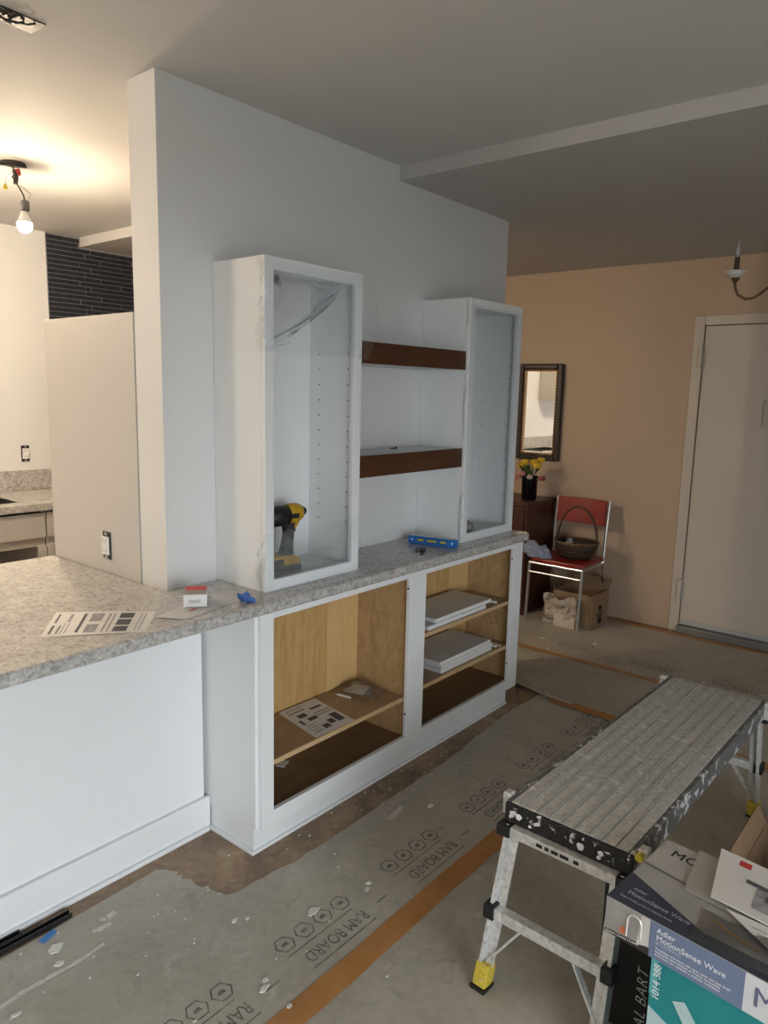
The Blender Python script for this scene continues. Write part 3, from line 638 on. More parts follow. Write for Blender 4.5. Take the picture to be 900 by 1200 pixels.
# hanging bulbs
def bulb_pendant(dx, dy, label):
    global bulb_parts
    t = thing('bare_bulb_pendant', label, 'ceiling light', (0.19 + dx, 1.37 + dy, HZ), group='bare kitchen bulbs')
    T = Matrix.Translation((dx, dy, 0))
    MB().lathe([(0.052, 0), (0.052, -0.006), (0.03, -0.008), (0.03, -0.012)], (0.185, 1.375, HZ - 0.0005)).xf(T).build('ceiling_box', dark_metal, t)
    MB().bar((0.135, 1.40, HZ - 0.012), (0.235, 1.35, HZ - 0.012), 0.022, 0.004).xf(T).build('mounting_strap', dark_metal, t)
    MB().tube([(0.175, 1.37, HZ - 0.01), (0.19, 1.36, 2.515), (0.172, 1.36, 2.50), (0.20, 1.36, 2.46), (0.218, 1.36, 2.43), (0.222, 1.36, 2.405)], 0.0035, 6).xf(T).build('cord', dark_metal, t)
    MB().tube([(0.185, 1.365, 2.53), (0.19, 1.36, 2.50), (0.185, 1.36, 2.47)], 0.010, 6).xf(T).build('wire_splice', dark_metal, t)
    MB().tube([(0.185, 1.365, 2.52), (0.155, 1.375, 2.50), (0.147, 1.375, 2.465)], 0.002, 5).xf(T).build('wire', steel, t)
    MB().tube([(0.205, 1.36, 2.47), (0.245, 1.35, 2.44), (0.236, 1.355, 2.405)], 0.0016, 5).xf(T).build('wire', steel, t)
    MB().lathe([(0.004, 0), (0.008, -0.01), (0.009, -0.024)], (0.147, 1.375, 2.466)).xf(T).build('wire_nut', mat('wire_nut_yellow', (0.6, 0.5, 0.05), 0.5), t)
    MB().lathe([(0.005, 0), (0.009, -0.012), (0.010, -0.028)], (0.203, 1.352, 2.508), axis=(0.4, 0, -1)).xf(T).build('wire_nut', mat('wire_nut_red', (0.4, 0.03, 0.02), 0.5), t)
    MB().lathe([(0.008, 0.022), (0.018, 0.016), (0.019, -0.02), (0.014, -0.026)], (0.222, 1.36, 2.388)).xf(T).build('socket', mat('socket_grey', (0.10, 0.10, 0.105), 0.5), t)
    MB().lathe([(0.013, 0.0), (0.016, -0.012), (0.026, -0.034), (0.031, -0.0495)], (0.217, 1.36, 2.361)).xf(T).build('bulb_neck', mat('bulb_neck_white', (0.8, 0.79, 0.77), 0.4), t, smooth=True)
    MB().lathe([(0.031, -0.05), (0.0315, -0.057), (0.029, -0.071), (0.020, -0.084), (0.010, -0.0895), (0.003, -0.091)], (0.217, 1.36, 2.361)).xf(T).build('bulb', bulb_m, t, smooth=True)
bulb_pendant(0, 0, 'lit bare bulb hanging on loose wires from a ceiling box')
def add_globe_light(x, y, strength, label):  # lamps added out of view to warm and brighten the kitchen
    t = thing('added_globe_light', label, 'ceiling light', (x, y, HZ), group='added globe lights')
    MB().lathe([(0.06, 0), (0.06, -0.02), (0.045, -0.03)], (x, y, HZ - 0.0005)).build('canopy', trim_white, t)
    _g = [(0.14 * math.sin(k * PI / 14) + 0.001, -0.14 * (1 - math.cos(k * PI / 14)) - 0.03) for k in range(15)]
    MB().lathe(_g, (x, y, HZ - 0.002), 24).build('globe', emit('lit_added_globe', (1.0, 0.81, 0.60), strength), t, smooth=True)
add_globe_light(-2.0, 1.1, 38.0, 'unseen globe lamp added for warm light over the outer end of the peninsula')
add_globe_light(-0.75, 2.2, 55.0, 'unseen globe lamp added for warm light above the kitchen sink run')

# ------------------------------------------------------------------ things on the counter
def sheet(pts, z, name, label, cat, blocks=None, lines=None, thick=0.0006, m=paper_w, group=None, curl=0.0):
    """pts: four corners (x, y) in order bl, br, tr, tl; print blocks in sheet uv"""
    P = [Vector((x, y, z)) for x, y in pts]
    def at(u, v, dz=0): return (P[0] * (1 - u) + P[1] * u) * (1 - v) + (P[3] * (1 - u) + P[2] * u) * v + Vector((0, 0, dz))
    t = thing(name, label, cat, tuple(at(.5, .5)), group=group)
    mb = MB(); mb.grid(lambda u, v: at(u, v, curl * (u * (1 - u) * 1.2 + max(0, v - 0.8) * 0.6)), 10, 6); mb.build('page', m, t, solid=thick, fix=False)
    for mm, rects in (blocks or {}).items():
        k = MB()
        for u0, v0, u1, v1 in rects:
            k.grid(lambda u, v: at(u0 + (u1 - u0) * u, v0 + (v1 - v0) * v, 0.0006 + curl * ((u0 + (u1 - u0) * u) * (1 - (u0 + (u1 - u0) * u)) * 1.2 + max(0, (v0 + (v1 - v0) * v) - 0.8) * 0.6)), 4, 3)
        k.build('printed_area', MATS[mm], t, fix=False)['kind'] = 'stuff'
    return t
txt = [(0.04, 0.05 + 0.07 * k, 0.09, 0.08 + 0.07 * k) for k in range(12)]
sheet([(-0.516, -0.166), (-0.297, -0.332), (-0.166, -0.187), (-0.378, 0.02)], 0.9158, 'instruction_sheet', 'printed instruction sheet lying flat on the granite peninsula', 'paper',
      {'printed_ink': [(0.66, 0.08, 0.80, 0.30), (0.66, 0.36, 0.80, 0.62), (0.66, 0.68, 0.80, 0.92), (0.30, 0.1, 0.33, 0.9), (0.05, 0.08, 0.075, 0.42), (0.12, 0.08, 0.135, 0.42), (0.05, 0.52, 0.07, 0.9)],
       'printed_grey': [(0.38, 0.08, 0.50, 0.42), (0.38, 0.55, 0.50, 0.9), (0.55, 0.08, 0.57, 0.9), (0.60, 0.08, 0.615, 0.9), (0.16, 0.08, 0.17, 0.5), (0.20, 0.08, 0.21, 0.5), (0.17, 0.55, 0.20, 0.9), (0.87, 0.1, 0.88, 0.9), (0.91, 0.1, 0.92, 0.9)]}, curl=0.004)
sheet([(-0.205, -0.235), (-0.155, -0.318), (0.125, -0.272), (0.10, -0.13)], 0.9162, 'newspaper_page', 'thin grey printed page under the small red and white box', 'paper',
      {'printed_grey': [(0.08, 0.55, 0.16, 0.85), (0.2, 0.55, 0.28, 0.8)], 'printed_red': [(0.50, 0.28, 0.60, 0.38)]}, m=mat('thin_paper', (0.55, 0.55, 0.545), 0.5), curl=0.006)
t = thing('small_box', 'small white box with a red top on the granite counter edge', 'box', (-0.035, -0.208, 0.9205), (0, 0, math.radians(-38)))
MB().box(-0.036, 0.036, -0.047, 0.047, 0.0, 0.040).build('box_body', mat('box_white', (0.75, 0.74, 0.73), 0.5), t, bevel=0.001, local=True)
MB().box(-0.0362, 0.0362, -0.047, 0.048, 0.0402, 0.043).build('lid', mat('lid_taupe', (0.30, 0.24, 0.21), 0.5), t, local=True)
MB().box(-0.030, 0.032, -0.002, 0.040, 0.0431, 0.0435).build('red_label', print_red, t, local=True)
MB().box(-0.020, 0.016, -0.0474, -0.0471, 0.012, 0.024).build('printed_area', mat('print_pale', (0.5, 0.5, 0.52), 0.6), t, local=True)
mb = MB(); mb.grid(lambda u, v: Vector((0.075 + 0.042 * u, -0.325 + 0.045 * v + 0.01 * math.sin(u * 7), 0.9165 + 0.022 * abs(math.sin(u * 4.2 + v * 5)) * (0.4 + v))), 12, 10)
tag(mb.build('crumpled_tape', blue_tape, solid=0.0015, smooth=False, fix=False), 'crumpled wad of blue masking tape at the counter edge', 'tape')
# level, leaning in its place between the cabinets
LA = Vector((1.238, -0.085, 0.916)); LB = Vector((1.292, -0.315, 0.916)); ld = (LB - LA).normalized(); ang = math.atan2(ld.y, ld.x)
t = thing('torpedo_level', 'blue torpedo spirit level with yellow vials standing on the granite', 'spirit level', tuple((LA + LB) / 2), (0, 0, ang))
Lh = 0.118
MB().prism([(-Lh, 0.003), (-Lh + 0.012, 0), (Lh - 0.012, 0), (Lh, 0.003), (Lh, 0.036), (-Lh, 0.036)], -0.012, 0.012, 'y').build('body', blue_pl, t, bevel=0.002, local=True)
MB().box(-Lh + 0.01, Lh - 0.01, -0.011, 0.011, 0.0362, 0.039).build('top_rail', steel, t, local=True)
for x, w in ((-0.055, 0.014), (0.0, 0.022), (0.055, 0.014)):
    MB().box(x - w - 0.006, x + w + 0.006, -0.0128, 0.0128, 0.009, 0.031).build('vial_window', mat('level_window', (0.03, 0.10, 0.28), 0.3), t, local=True, bevel=0.001)
    MB().tube([(x - w, -0.0125, 0.020), (x + w, -0.0125, 0.020)], 0.0055, 8).build('vial', mat('vial_yellow', (0.55, 0.50, 0.08), 0.2), t, local=True)
for x in (-0.098, 0.098): MB().lathe([(0.005, 0.0125), (0.005, 0.0132)], (x, 0, 0.02), 8, axis=(0, -1, 0)).build('hang_hole', ink_white, t, local=True)
t = thing('shelf_bracket', 'small black plastic clip lying beside the blue level', 'bracket', (1.14, -0.235, 0.9155), (0, 0, 0.6))
MB().box(-0.022, 0.022, -0.012, 0.012, 0, 0.012).build('block', black_pl, t, bevel=0.002, local=True); MB().box(-0.09, -0.022, -0.006, 0.006, 0, 0.004).build('arm', dark_metal, t, local=True); MB().box(0.022, 0.06, -0.005, 0.005, 0, 0.003).build('arm', dark_metal, t, local=True)
MB().box(-0.05, 0.05, 0.02, 0.028, 0, 0.002).build('arm', dark_metal, t, local=True)
t = thing('wall_anchor', 'tiny dark screw left on the lower walnut shelf', 'screw', (1.09, -0.10, 1.3555))
MB().tube([(1.07, -0.10, 1.359), (1.10, -0.10, 1.359)], 0.003, 6).build('shaft', dark_metal, t); MB().lathe([(0.006, 0), (0.006, 0.003)], (1.10, -0.10, 1.3602), 8, axis=(1, 0, 0)).build('head', dark_metal, t)

# drill: local x points along the nose
t = thing('impact_driver', 'yellow and black cordless impact driver standing on its battery', 'drill', (0.405, -0.135, 0.9405), (0, 0, math.radians(-10)))
drl_y = mat('drill_yellow', (0.58, 0.33, 0.015), 0.45, var=0.1)
MB().box(-0.062, 0.062, -0.038, 0.038, 0.0, 0.022).build('battery_base', black_pl, t, bevel=0.006, local=True)
MB().prism([(-0.060, 0.0225), (0.058, 0.0225), (0.058, 0.045), (0.030, 0.060), (-0.045, 0.060), (-0.060, 0.048)], -0.036, 0.036, 'y').build('battery', drl_y, t, bevel=0.006, local=True)
MB().box(-0.064, -0.015, -0.0375, 0.0375, 0.024, 0.050).build('battery_latch', black_pl, t, bevel=0.005, local=True)
MB().tube([(0.014, 0, 0.058), (0.018, 0, 0.09), (0.024, 0, 0.13), (0.024, 0, 0.175)], [0.031, 0.024, 0.022, 0.026], 12).build('handle', mat('drill_grip', (0.035, 0.036, 0.038), 0.6), t, smooth=True, local=True)
MB().lathe([(0.030, -0.078), (0.037, -0.070), (0.038, -0.02), (0.036, 0.019)], (0, 0, 0.205), 18, axis=(1, 0, 0.10)).build('motor_cap', black_pl, t, smooth=True, local=True)
MB().lathe([(0.0375, 0.020), (0.038, 0.03), (0.036, 0.06), (0.028, 0.078)], (0, 0, 0.205), 18, axis=(1, 0, 0.10)).build('housing', drl_y, t, smooth=True, local=True)
MB().lathe([(0.017, 0.078), (0.016, 0.094), (0.008, 0.102)], (0, 0, 0.205), 12, axis=(1, 0, 0.10)).build('nose', dark_metal, t, smooth=True, local=True)
MB().box(0.040, 0.054, -0.007, 0.007, 0.140, 0.170).build('trigger', black_pl, t, bevel=0.003, local=True)
MB().prism([(0.02, 0.166), (0.066, 0.180), (0.054, 0.160), (0.040, 0.150)], -0.014, 0.014, 'y').build('trigger_guard', drl_y, t, local=True)
for sy in (-1,): MB().box(0.012, 0.048, sy * 0.0385 - 0.001, sy * 0.0385 + 0.001, 0.196, 0.214).build('side_label', black_pl, t, local=True)
t = thing('sanding_block', 'grey rounded roll left inside the far tall cabinet', 'roll', (1.545, -0.20, 0.9405))
MB().lathe([(0.010, -0.022), (0.027, -0.022), (0.027, 0.022), (0.010, 0.022)], (1.545, -0.20, 0.968), 16, axis=(0.5, 0.85, 0)).build('roll', mat('roll_grey', (0.16, 0.16, 0.17), 0.7), t, bevel=0.002)
MB().lathe([(0.011, -0.024), (0.011, 0.024)], (1.545, -0.20, 0.968), 12, axis=(0.5, 0.85, 0)).build('core', mat('roll_core', (0.35, 0.30, 0.26), 0.8), t)

# ------------------------------------------------------------------ things inside the base cabinet
sheet([(0.425, -0.296), (0.635, -0.302), (0.675, -0.040), (0.475, -0.036)], 0.3206, 'hinge_template', 'printed template sheet lying on the middle shelf of the left bay', 'paper',
      {'printed_ink': [(0.30, 0.44, 0.52, 0.54), (0.56, 0.16, 0.70, 0.30), (0.74, 0.14, 0.92, 0.42), (0.10, 0.40, 0.16, 0.56), (0.36, 0.10, 0.52, 0.22), (0.60, 0.72, 0.9, 0.78), (0.2, 0.6, 0.4, 0.72)],
       'printed_grey': [(0.1, 0.1, 0.3, 0.13), (0.1, 0.18, 0.3, 0.2), (0.1, 0.25, 0.3, 0.27), (0.1, 0.32, 0.3, 0.34), (0.55, 0.5, 0.95, 0.53), (0.55, 0.58, 0.95, 0.61), (0.1, 0.8, 0.5, 0.84), (0.1, 0.9, 0.5, 0.92)]}, curl=0.003)
t = thing('hardware_bag', 'clear plastic bag of white shelf hardware on the left bay shelf', 'plastic bag', (0.87, -0.13, 0.3205))
mb = MB(); mb.grid(lambda u, v: Vector((0.775 + 0.17 * u, -0.225 + 0.185 * v, 0.324 + 0.030 * math.sin(PI * u) ** 0.7 * math.sin(PI * v) ** 0.7 + 0.006 * math.sin(17 * u + 9 * v) * math.sin(PI * u))), 24, 24); mb.build('bag_film', film, t, smooth=True, fix=False)
MB().obox(Matrix.Translation((0.865, -0.115, 0.3235)) @ Matrix.Rotation(0.3, 4, 'Z'), 0.10, 0.085, 0.003).build('card', paper_w, t)
MB().obox(Matrix.Translation((0.885, -0.165, 0.328)) @ Matrix.Rotation(0.5, 4, 'Z'), 0.07, 0.016, 0.005).build('bracket', print_grey, t); MB().obox(Matrix.Translation((0.835, -0.09, 0.327)) @ Matrix.Rotation(-0.6, 4, 'Z'), 0.05, 0.012, 0.004).build('bracket', edge_white, t)
tag(MB().obox(Matrix.Translation((0.772, -0.118, 0.3235)) @ Matrix.Rotation(1.75, 4, 'Z'), 0.07, 0.009, 0.006).build('shim', edge_white, bevel=0.001), 'small white wooden shim beside the hardware bag', 'shim')
tag(MB().obox(Matrix.Translation((0.437, -0.100, 0.1415)) @ Matrix.Rotation(0.4, 4, 'Z'), 0.05, 0.035, 0.002).build('paper_scrap', paper_w), 'pale paper scrap on the floor of the left bay', 'paper')
def shelf_board(x0, x1, y0, y1, z0, rz, label, group):
    t = thing('shelf_board', label, 'board', ((x0 + x1) / 2, (y0 + y1) / 2, z0), (0, 0, rz), group=group)
    w, dd = (x1 - x0) / 2, (y1 - y0) / 2
    MB().box(-w, w, -dd + 0.001, dd, 0, 0.0178).build('panel', shelf_white, t, local=True)
    MB().box(-w, w, -dd, -dd + 0.0009, 0, 0.018).build('edge_band', edge_white, t, local=True)
g1, g2 = 'white boards on the upper shelf of the right bay', 'white boards on the lower shelf of the right bay'
shelf_board(1.125, 1.60, -0.292, -0.065, 0.5662, 0.0, 'bottom one of the two white boards on the upper shelf of the right bay', g1)
shelf_board(1.185, 1.655, -0.287, -0.060, 0.5852, 0.0, 'top one of the two white boards on the upper shelf of the right bay', g1)
for k, (dx, lb) in enumerate(((0.0, 'bottom'), (0.004, 'middle'), (-0.012, 'top'))):
    shelf_board(1.245 + dx, 1.685 + dx, -0.285, -0.045, 0.3302 + k * 0.0194, 0.0, lb + ' one of the three white boards on the lower shelf of the right bay', g2)
tag(MB().box(1.704, 1.716, -0.285, -0.16, 0.5662, 0.576).build('edge_strip', edge_white), 'thin white strip beside the boards on the upper shelf', 'strip')
tag(MB().box(1.725, 1.737, -0.285, -0.16, 0.3302, 0.340).build('edge_strip', edge_white), 'thin white strip nearest the boards on the lower shelf', 'strip', 'strips on the lower shelf')
tag(MB().box(1.752, 1.764, -0.295, -0.15, 0.3302, 0.338).build('edge_strip', shelf_white), 'thin white strip nearest the right side of the lower shelf', 'strip', 'strips on the lower shelf')
tag(MB().box(1.880, 1.886, -0.322, -0.05, 0.004, 0.40).build('kraft_corner_board', kraft), 'thin brown cardboard strip standing against the end of the base cabinet', 'cardboard')

# slotted black rails on the floor
def rail(x0, x1, yy0, yy1, lb):
    L = math.hypot(x1 - x0, yy1 - yy0); a = math.atan2(yy1 - yy0, x1 - x0)
    t = thing('slotted_rail', lb, 'rail', ((x0 + x1) / 2, (yy0 + yy1) / 2, 0.0025), (0, 0, a), group='black slotted rails')
    m = MB(); m.box(-L / 2, L / 2, -0.011, -0.008, 0, 0.014); m.box(-L / 2, L / 2, 0.008, 0.011, 0, 0.014); m.box(-L / 2, L / 2, -0.008, 0.008, 0, 0.002); m.build('channel', black_pl, t, local=True, bevel=0.0005)
    k = -L / 2 + 0.02
    while k < L / 2 - 0.02:
        MB().box(k, k + 0.018, 0.0112, 0.0118, 0.005, 0.010).build('slot', crumb, t, local=True); k += 0.032
rail(-1.15, -0.446, -0.112, -0.116, 'longer black slotted metal rail on the floor by the half wall'); rail(-1.2, -0.583, -0.086, -0.089, 'shorter black slotted metal rail behind the longer one')
tag(MB().obox(Matrix.Translation((-0.535, -0.154, 0.0045)) @ Matrix.Rotation(0.35, 4, 'Z'), 0.05, 0.02, 0.004).build('tape_scrap', mat('tape_scrap_blue', (0.06, 0.22, 0.55), 0.6), bevel=0.001), 'torn scrap of blue masking tape beside the black rails', 'tape')

# ------------------------------------------------------------------ work platform (local x along its length)
t = thing('work_platform', 'paint-spattered folding aluminium work platform with yellow feet', 'work platform', (0.882, -1.388, 0.003), (0, 0, math.radians(-1.0)))
HL_, HW = 0.620, 0.168
pwid = 2 * HW / 9
for k in range(9):
    y = -HW + k * pwid
    p = MB().box(-HL_, HL_, y + 0.0024, y + pwid - 0.0020, 0.476, 0.497).build('plank', alu_top, t, local=True, bevel=0.0012, seg=1)
MB().box(-HL_ + 0.002, HL_ - 0.002, -HW + 0.002, HW - 0.002, 0.466, 0.4755).build('deck_pan', alu_side, t, local=True)
for k in range(8):
    y = -HW + (k + 1) * pwid
    MB().box(-HL_, HL_, y - 0.0008, y + 0.0016, 0.4757, 0.4995).build('tread_rib', mat('rib_bright', (0.62, 0.61, 0.59), 0.4, 0.3, var=0.15, scale=40), t, local=True)
for sy in (-1, 1):
    MB().box(-HL_, HL_, min(sy * HW, sy * (HW + 0.012)), max(sy * HW, sy * (HW + 0.012)), 0.432, 0.496).build('side_rail', alu_side, t, local=True, bevel=0.002)
for sx in (-1, 1):
    a, b = sorted((sx * HL_, sx * (HL_ + 0.012)))
    MB().box(a, b, -HW - 0.012, HW + 0.012, 0.440, 0.494).build('end_cap', cap_black, t, local=True, bevel=0.003)
    for k in range(1, 8):
        MB().box(*sorted((sx * (HL_ + 0.012), sx * (HL_ + 0.014))), -HW + 0.0425 * k - 0.0015, -HW + 0.0425 * k + 0.0015, 0.442, 0.492).build('cap_rib', cap_black, t, local=True)
def leg_pts(sx, sy):
    top = Vector((sx * (HL_ + 0.006), sy * (HW - 0.006), 0.436)); foot = Vector((-0.735 if sx < 0 else 0.685, sy * (HW + 0.006), 0.0)); return top, foot
for sx in (-1, 1):
    for sy in (-1, 1):
        a, b = leg_pts(sx, sy); d = (b - a); q = a + d * 0.86
        lg = MB(); lg.bar(a, q, 0.010, 0.040, up=(1, 0, 0)); lg.bar(a + Vector((0, -sy * 0.016, 0)) + Vector((sx * 0.0, 0, 0)), q + Vector((0, -sy * 0.016, 0)), 0.034, 0.006, up=(1, 0, 0))
        lo = lg.build('leg', alu_leg, t, local=True, bevel=0.0015)
        fm = MB(); e = b + Vector((0, 0, 0.001)); fm.bar(a + d * 0.845 - Vector((0, sy * 0.010, 0)), a + d * 0.985 - Vector((0, sy * 0.010, 0)), 0.040, 0.046, up=(1, 0, 0)); fm.build('foot', foot_yellow, lo, local=True, bevel=0.004)
        MB().box(b.x - 0.026, b.x + 0.026, b.y - sy * 0.010 - 0.024, b.y - sy * 0.010 + 0.024, 0.0, 0.010).build('foot_pad', black_pl, lo, local=True, bevel=0.002)
        c = Vector((sx * (HL_ + 0.018), sy * (HW + 0.002), 0.425)); MB().box(c.x - 0.02, c.x + 0.02, c.y - 0.02, c.y + 0.02, 0.407, 0.4395).build('corner_cap', black_pl, t, local=True, bevel=0.004)
        hb = MB().box(sx * (HL_ - 0.03) - 0.014, sx * (HL_ - 0.03) + 0.014, sy * (HW + 0.0125) if sy > 0 else sy * (HW + 0.0125) - 0.024, sy * (HW + 0.0125) + 0.024 if sy > 0 else sy * (HW + 0.0125), 0.44, 0.504)
        hb.build('hinge_bracket', mat('hinge_white', (0.66, 0.65, 0.62), 0.4, 0.3, var=0.25, scale=50), t, local=True, bevel=0.003)
        if sy < 0: MB().lathe([(0.007, -0.012), (0.010, -0.006), (0.010, 0.008)], (sx * (HL_ - 0.005), sy * (HW + 0.022), 0.49), 10, axis=(sx, 0, 0)).build('release_button', mat('button_yellow', (0.62, 0.52, 0.05), 0.4), t, local=True)
    MB().box(sx * (HL_ + 0.018) - 0.015, sx * (HL_ + 0.018) + 0.015, -HW + 0.018, HW - 0.018, 0.412, 0.4385).build('top_crossbar', alu_leg, t, local=True, bevel=0.002)
    (a1, b1), (a2, b2) = leg_pts(sx, 1), leg_pts(sx, -1); k = 0.52
    r1 = a1 + (b1 - a1) * k; r2 = a2 + (b2 - a2) * k
    MB().bar(r1 + Vector((sx * 0.012, -0.012, 0)), r2 + Vector((sx * 0.012, 0.012, 0)), 0.030, 0.030).build('step_bar', alu_leg, t, local=True, bevel=0.002)
    for r, sy in ((r1, 1), (r2, -1)):
        MB().box(r.x + sx * 0.012 - 0.02, r.x + sx * 0.012 + 0.02, r.y - 0.016, r.y + 0.016, r.z - 0.02, r.z + 0.02).build('step_bar_cap', black_pl, t, local=True, bevel=0.003)
    for (a, b, r, sy) in ((a1, b1, r1, 1), (a2, b2, r2, -1)):
        f0 = a + (b - a) * 0.84 + Vector((0, -sy * 0.012, 0)); f1 = r + Vector((sx * 0.010, -sy * 0.095, -0.016)); MB().bar(f0, f1, 0.006, 0.020, up=(1, 0, 0)).build('brace', alu_leg, t, local=True, bevel=0.001)
mk = MB()
for y, w in ((0.06, 0.018), (0.038, 0.012), (0.015, 0.02), (-0.012, 0.025), (-0.045, 0.015)): mk.add([(-HL_ - 0.0335, y - w / 2, 0.421), (-HL_ - 0.0335, y + w / 2, 0.421), (-HL_ - 0.0335, y + w / 2, 0.431), (-HL_ - 0.0335, y - w / 2, 0.431)], [(0, 1, 2, 3)])
mk.build('worn_print', black_pl, t, local=True, fix=False)['kind'] = 'stuff'
sp = MB()
for y, z, r in ((0.135, 0.468, 0.010), (-0.045, 0.462, 0.011), (-0.10, 0.468, 0.008), (0.10, 0.455, 0.005), (-0.095, 0.455, 0.006)): sp.blob((-HL_ - 0.0145, y, z), (0.0015, r, r * 0.9), 8, 5, 0.2)
sp.build('paint_drips', ink_white, t, local=True)['kind'] = 'stuff'

# ------------------------------------------------------------------ product boxes beside the platform
rot = math.radians(-95.9)
t = thing('faucet_box', 'long slate blue faucet product box lying on top of the other boxes', 'box', (0.001, -1.591, 0.467), (0, 0, rot))
BLn, BD, BH = 0.47, 0.293, 0.083
MB().box(0, BLn, 0, BD, 0, BH).build('box_body', mat('box_photo_grey', (0.33, 0.32, 0.31), 0.35, var=0.12, scale=6), t, local=True, bevel=0.001)
e = 0.0006
def patch(mb, pts): mb.add(pts, [tuple(range(len(pts)))])
def face(poly, m, nm='printed_panel', lb=None):
    k = MB(); patch(k, poly); return k.build(nm, m, t, local=True, fix=False, label=lb)
slate = mat('print_slate_blue', (0.155, 0.20, 0.32), 0.4, var=0.03); navy = mat('print_dark_navy', (0.050, 0.058, 0.085), 0.35, var=0.05)
face([(0.100, -e, 0.001), (0.285, -e, 0.001), (0.285, -e, BH - 0.001), (0.100, -e, BH - 0.001)], slate, lb='slate blue printed side panel')
face([(0.285, -e, 0.001), (BLn, -e, 0.001), (BLn, -e, BH - 0.001), (0.285, -e, BH - 0.001)], mat('print_panel_white', (0.62, 0.63, 0.66), 0.4, var=0.01), lb='white printed side panel')
face([(0.001, -e, 0.001), (0.100, -e, 0.001), (0.100, -e, 0.018), (0.001, -e, 0.009)], mat('print_brown_dark', (0.035, 0.028, 0.025), 0.4))
face([(0.001, -e, 0.010), (0.099, -e, 0.019), (0.099, -e, BH - 0.001), (0.001, -e, BH - 0.001)], mat('print_photo', (0.30, 0.285, 0.28), 0.35, var=0.25, scale=12))
face([(0.072, -2 * e, 0.012), (0.099, -2 * e, 0.02), (0.099, -2 * e, BH - 0.001), (0.080, -2 * e, BH - 0.001)], mat('print_photo_pale', (0.55, 0.53, 0.52), 0.35))
fp = MB(); fp.tube([(0.050, -0.0016, 0.018), (0.051, -0.0016, 0.055)] + [(0.066 - 0.015 * math.cos(k * PI / 8), -0.0016, 0.055 + 0.017 * math.sin(k * PI / 8)) for k in range(1, 8)] + [(0.081, -0.0016, 0.055), (0.081, -0.0016, 0.028)], 0.0022, 6)
fp.build('printed_faucet', mat('print_faucet', (0.72, 0.68, 0.66), 0.25, 0.2), t, local=True)
face([(0.034, -2 * e, 0.018), (0.048, -2 * e, 0.018), (0.046, -2 * e, 0.034), (0.036, -2 * e, 0.032)], mat('print_orange', (0.60, 0.16, 0.07), 0.5, var=0.2))
face([(0.0, 0.0005, BH + e), (BLn, 0.0005, BH + e), (BLn, 0.055, BH + e), (0.19, 0.040, BH + e), (0.0, 0.115, BH + e)], navy, lb='dark navy printed band on the lid')
face([(0.0, 0.165, BH + e), (BLn, 0.13, BH + e), (BLn, 0.135, BH + e), (0.0, 0.172, BH + e)], mat('print_dark_stripe', (0.16, 0.15, 0.14), 0.4))  # thin dark stripe printed across the lid
face([(0.0, 0.175, BH + e), (BLn, 0.14, BH + e), (BLn, BD - 0.001, BH + e), (0.0, BD - 0.001, BH + e)], mat('print_tan', (0.42, 0.40, 0.375), 0.4, var=0.06))
sx_, uz = (1, 0, 0), (0, 0, 1)
text('Adler', 0.017, ink_white, t, (0.113, -2 * e, 0.062), sx_, uz, local=True); text('MotionSense Wave', 0.0175, ink_white, t, (0.113, -2 * e, 0.046), sx_, uz, local=True)
text('87233EWC', 0.011, mat('ink_pale_blue', (0.42, 0.47, 0.58), 0.5), t, (0.113, -2 * e, 0.036), sx_, uz, local=True)
for k, (s, z) in enumerate((('Touchless activation with spot resist stainless finish', 0.025), ('Activation sans contact et finition inoxydable', 0.018), ('Activacion sin contacto y acabado inoxidable', 0.011))):
    text(s, 0.0072, ink_white, t, (0.113, -2 * e, z), sx_, uz, local=True)
text('MOEN', 0.058, ink_navy, t, (0.300, -2 * e, 0.024), sx_, uz, local=True, space=1.05)
text('Adler', 0.013, mat('ink_dim', (0.36, 0.38, 0.44), 0.5), t, (0.030, 0.060, BH + 2 * e), sx_, (0, 1, 0), local=True, shear=0.0)
text('MotionSense Wave', 0.017, mat('ink_dim'if 'ink_dim' not in MATS else 'ink_dim', (0.4, 0.42, 0.47)), t, (0.026, 0.040, BH + 2 * e), sx_, (0, 1, 0), local=True)
text('Single handle pulldown kitchen faucet', 0.0075, MATS['ink_dim'], t, (0.018, 0.022, BH + 2 * e), sx_, (0, 1, 0), local=True)
text('MOEN', 0.040, black_pl, t, (0.030, 0.235, BH + 2 * e), sx_, (0, 1, 0), local=True, space=1.05)
text('Kitchen | Cocina | Cuisine', 0.007, ink_white, t, (0.004, -2 * e, 0.003), (1, 0, 0.09), (-0.09, 0, 1), local=True)

t = thing('teal_product_box', 'tall teal and white product box standing under the faucet box', 'box', (0.004, -1.688, 0.003), (0, 0, rot))
MB().box(0, 0.40, 0.016, 0.236, 0, 0.462).build('box_body', mat('print_teal', (0.015, 0.235, 0.255), 0.35, var=0.10, scale=5), t, local=True, bevel=0.001)
y = 0.016 - e
pale = mat('print_pale_teal', (0.45, 0.60, 0.62), 0.35, var=0.08)
for pl in ([(0.001, y, 0.001), (0.16, y, 0.001), (0.10, y, 0.25), (0.05, y, 0.31), (0.001, y, 0.33)], [(0.05, y - e, 0.372), (0.075, y - e, 0.385), (0.15, y - e, 0.29), (0.12, y - e, 0.27)], [(0.06, y - e, 0.31), (0.2, y - e, 0.32), (0.2, y - e, 0.305), (0.07, y - e, 0.295)]): face(pl, pale)
face([(0.0005, y - 2 * e, 0.36), (0.016, y - 2 * e, 0.36), (0.016, y - 2 * e, 0.46), (0.0005, y - 2 * e, 0.46)], mat('print_teal_edge', (0.10, 0.42, 0.45), 0.35))
text('1014 388', 0.022, ink_white, t, (0.022, y - 3 * e, 0.352), (0, 0, 1), (-1, 0, 0), local=True)

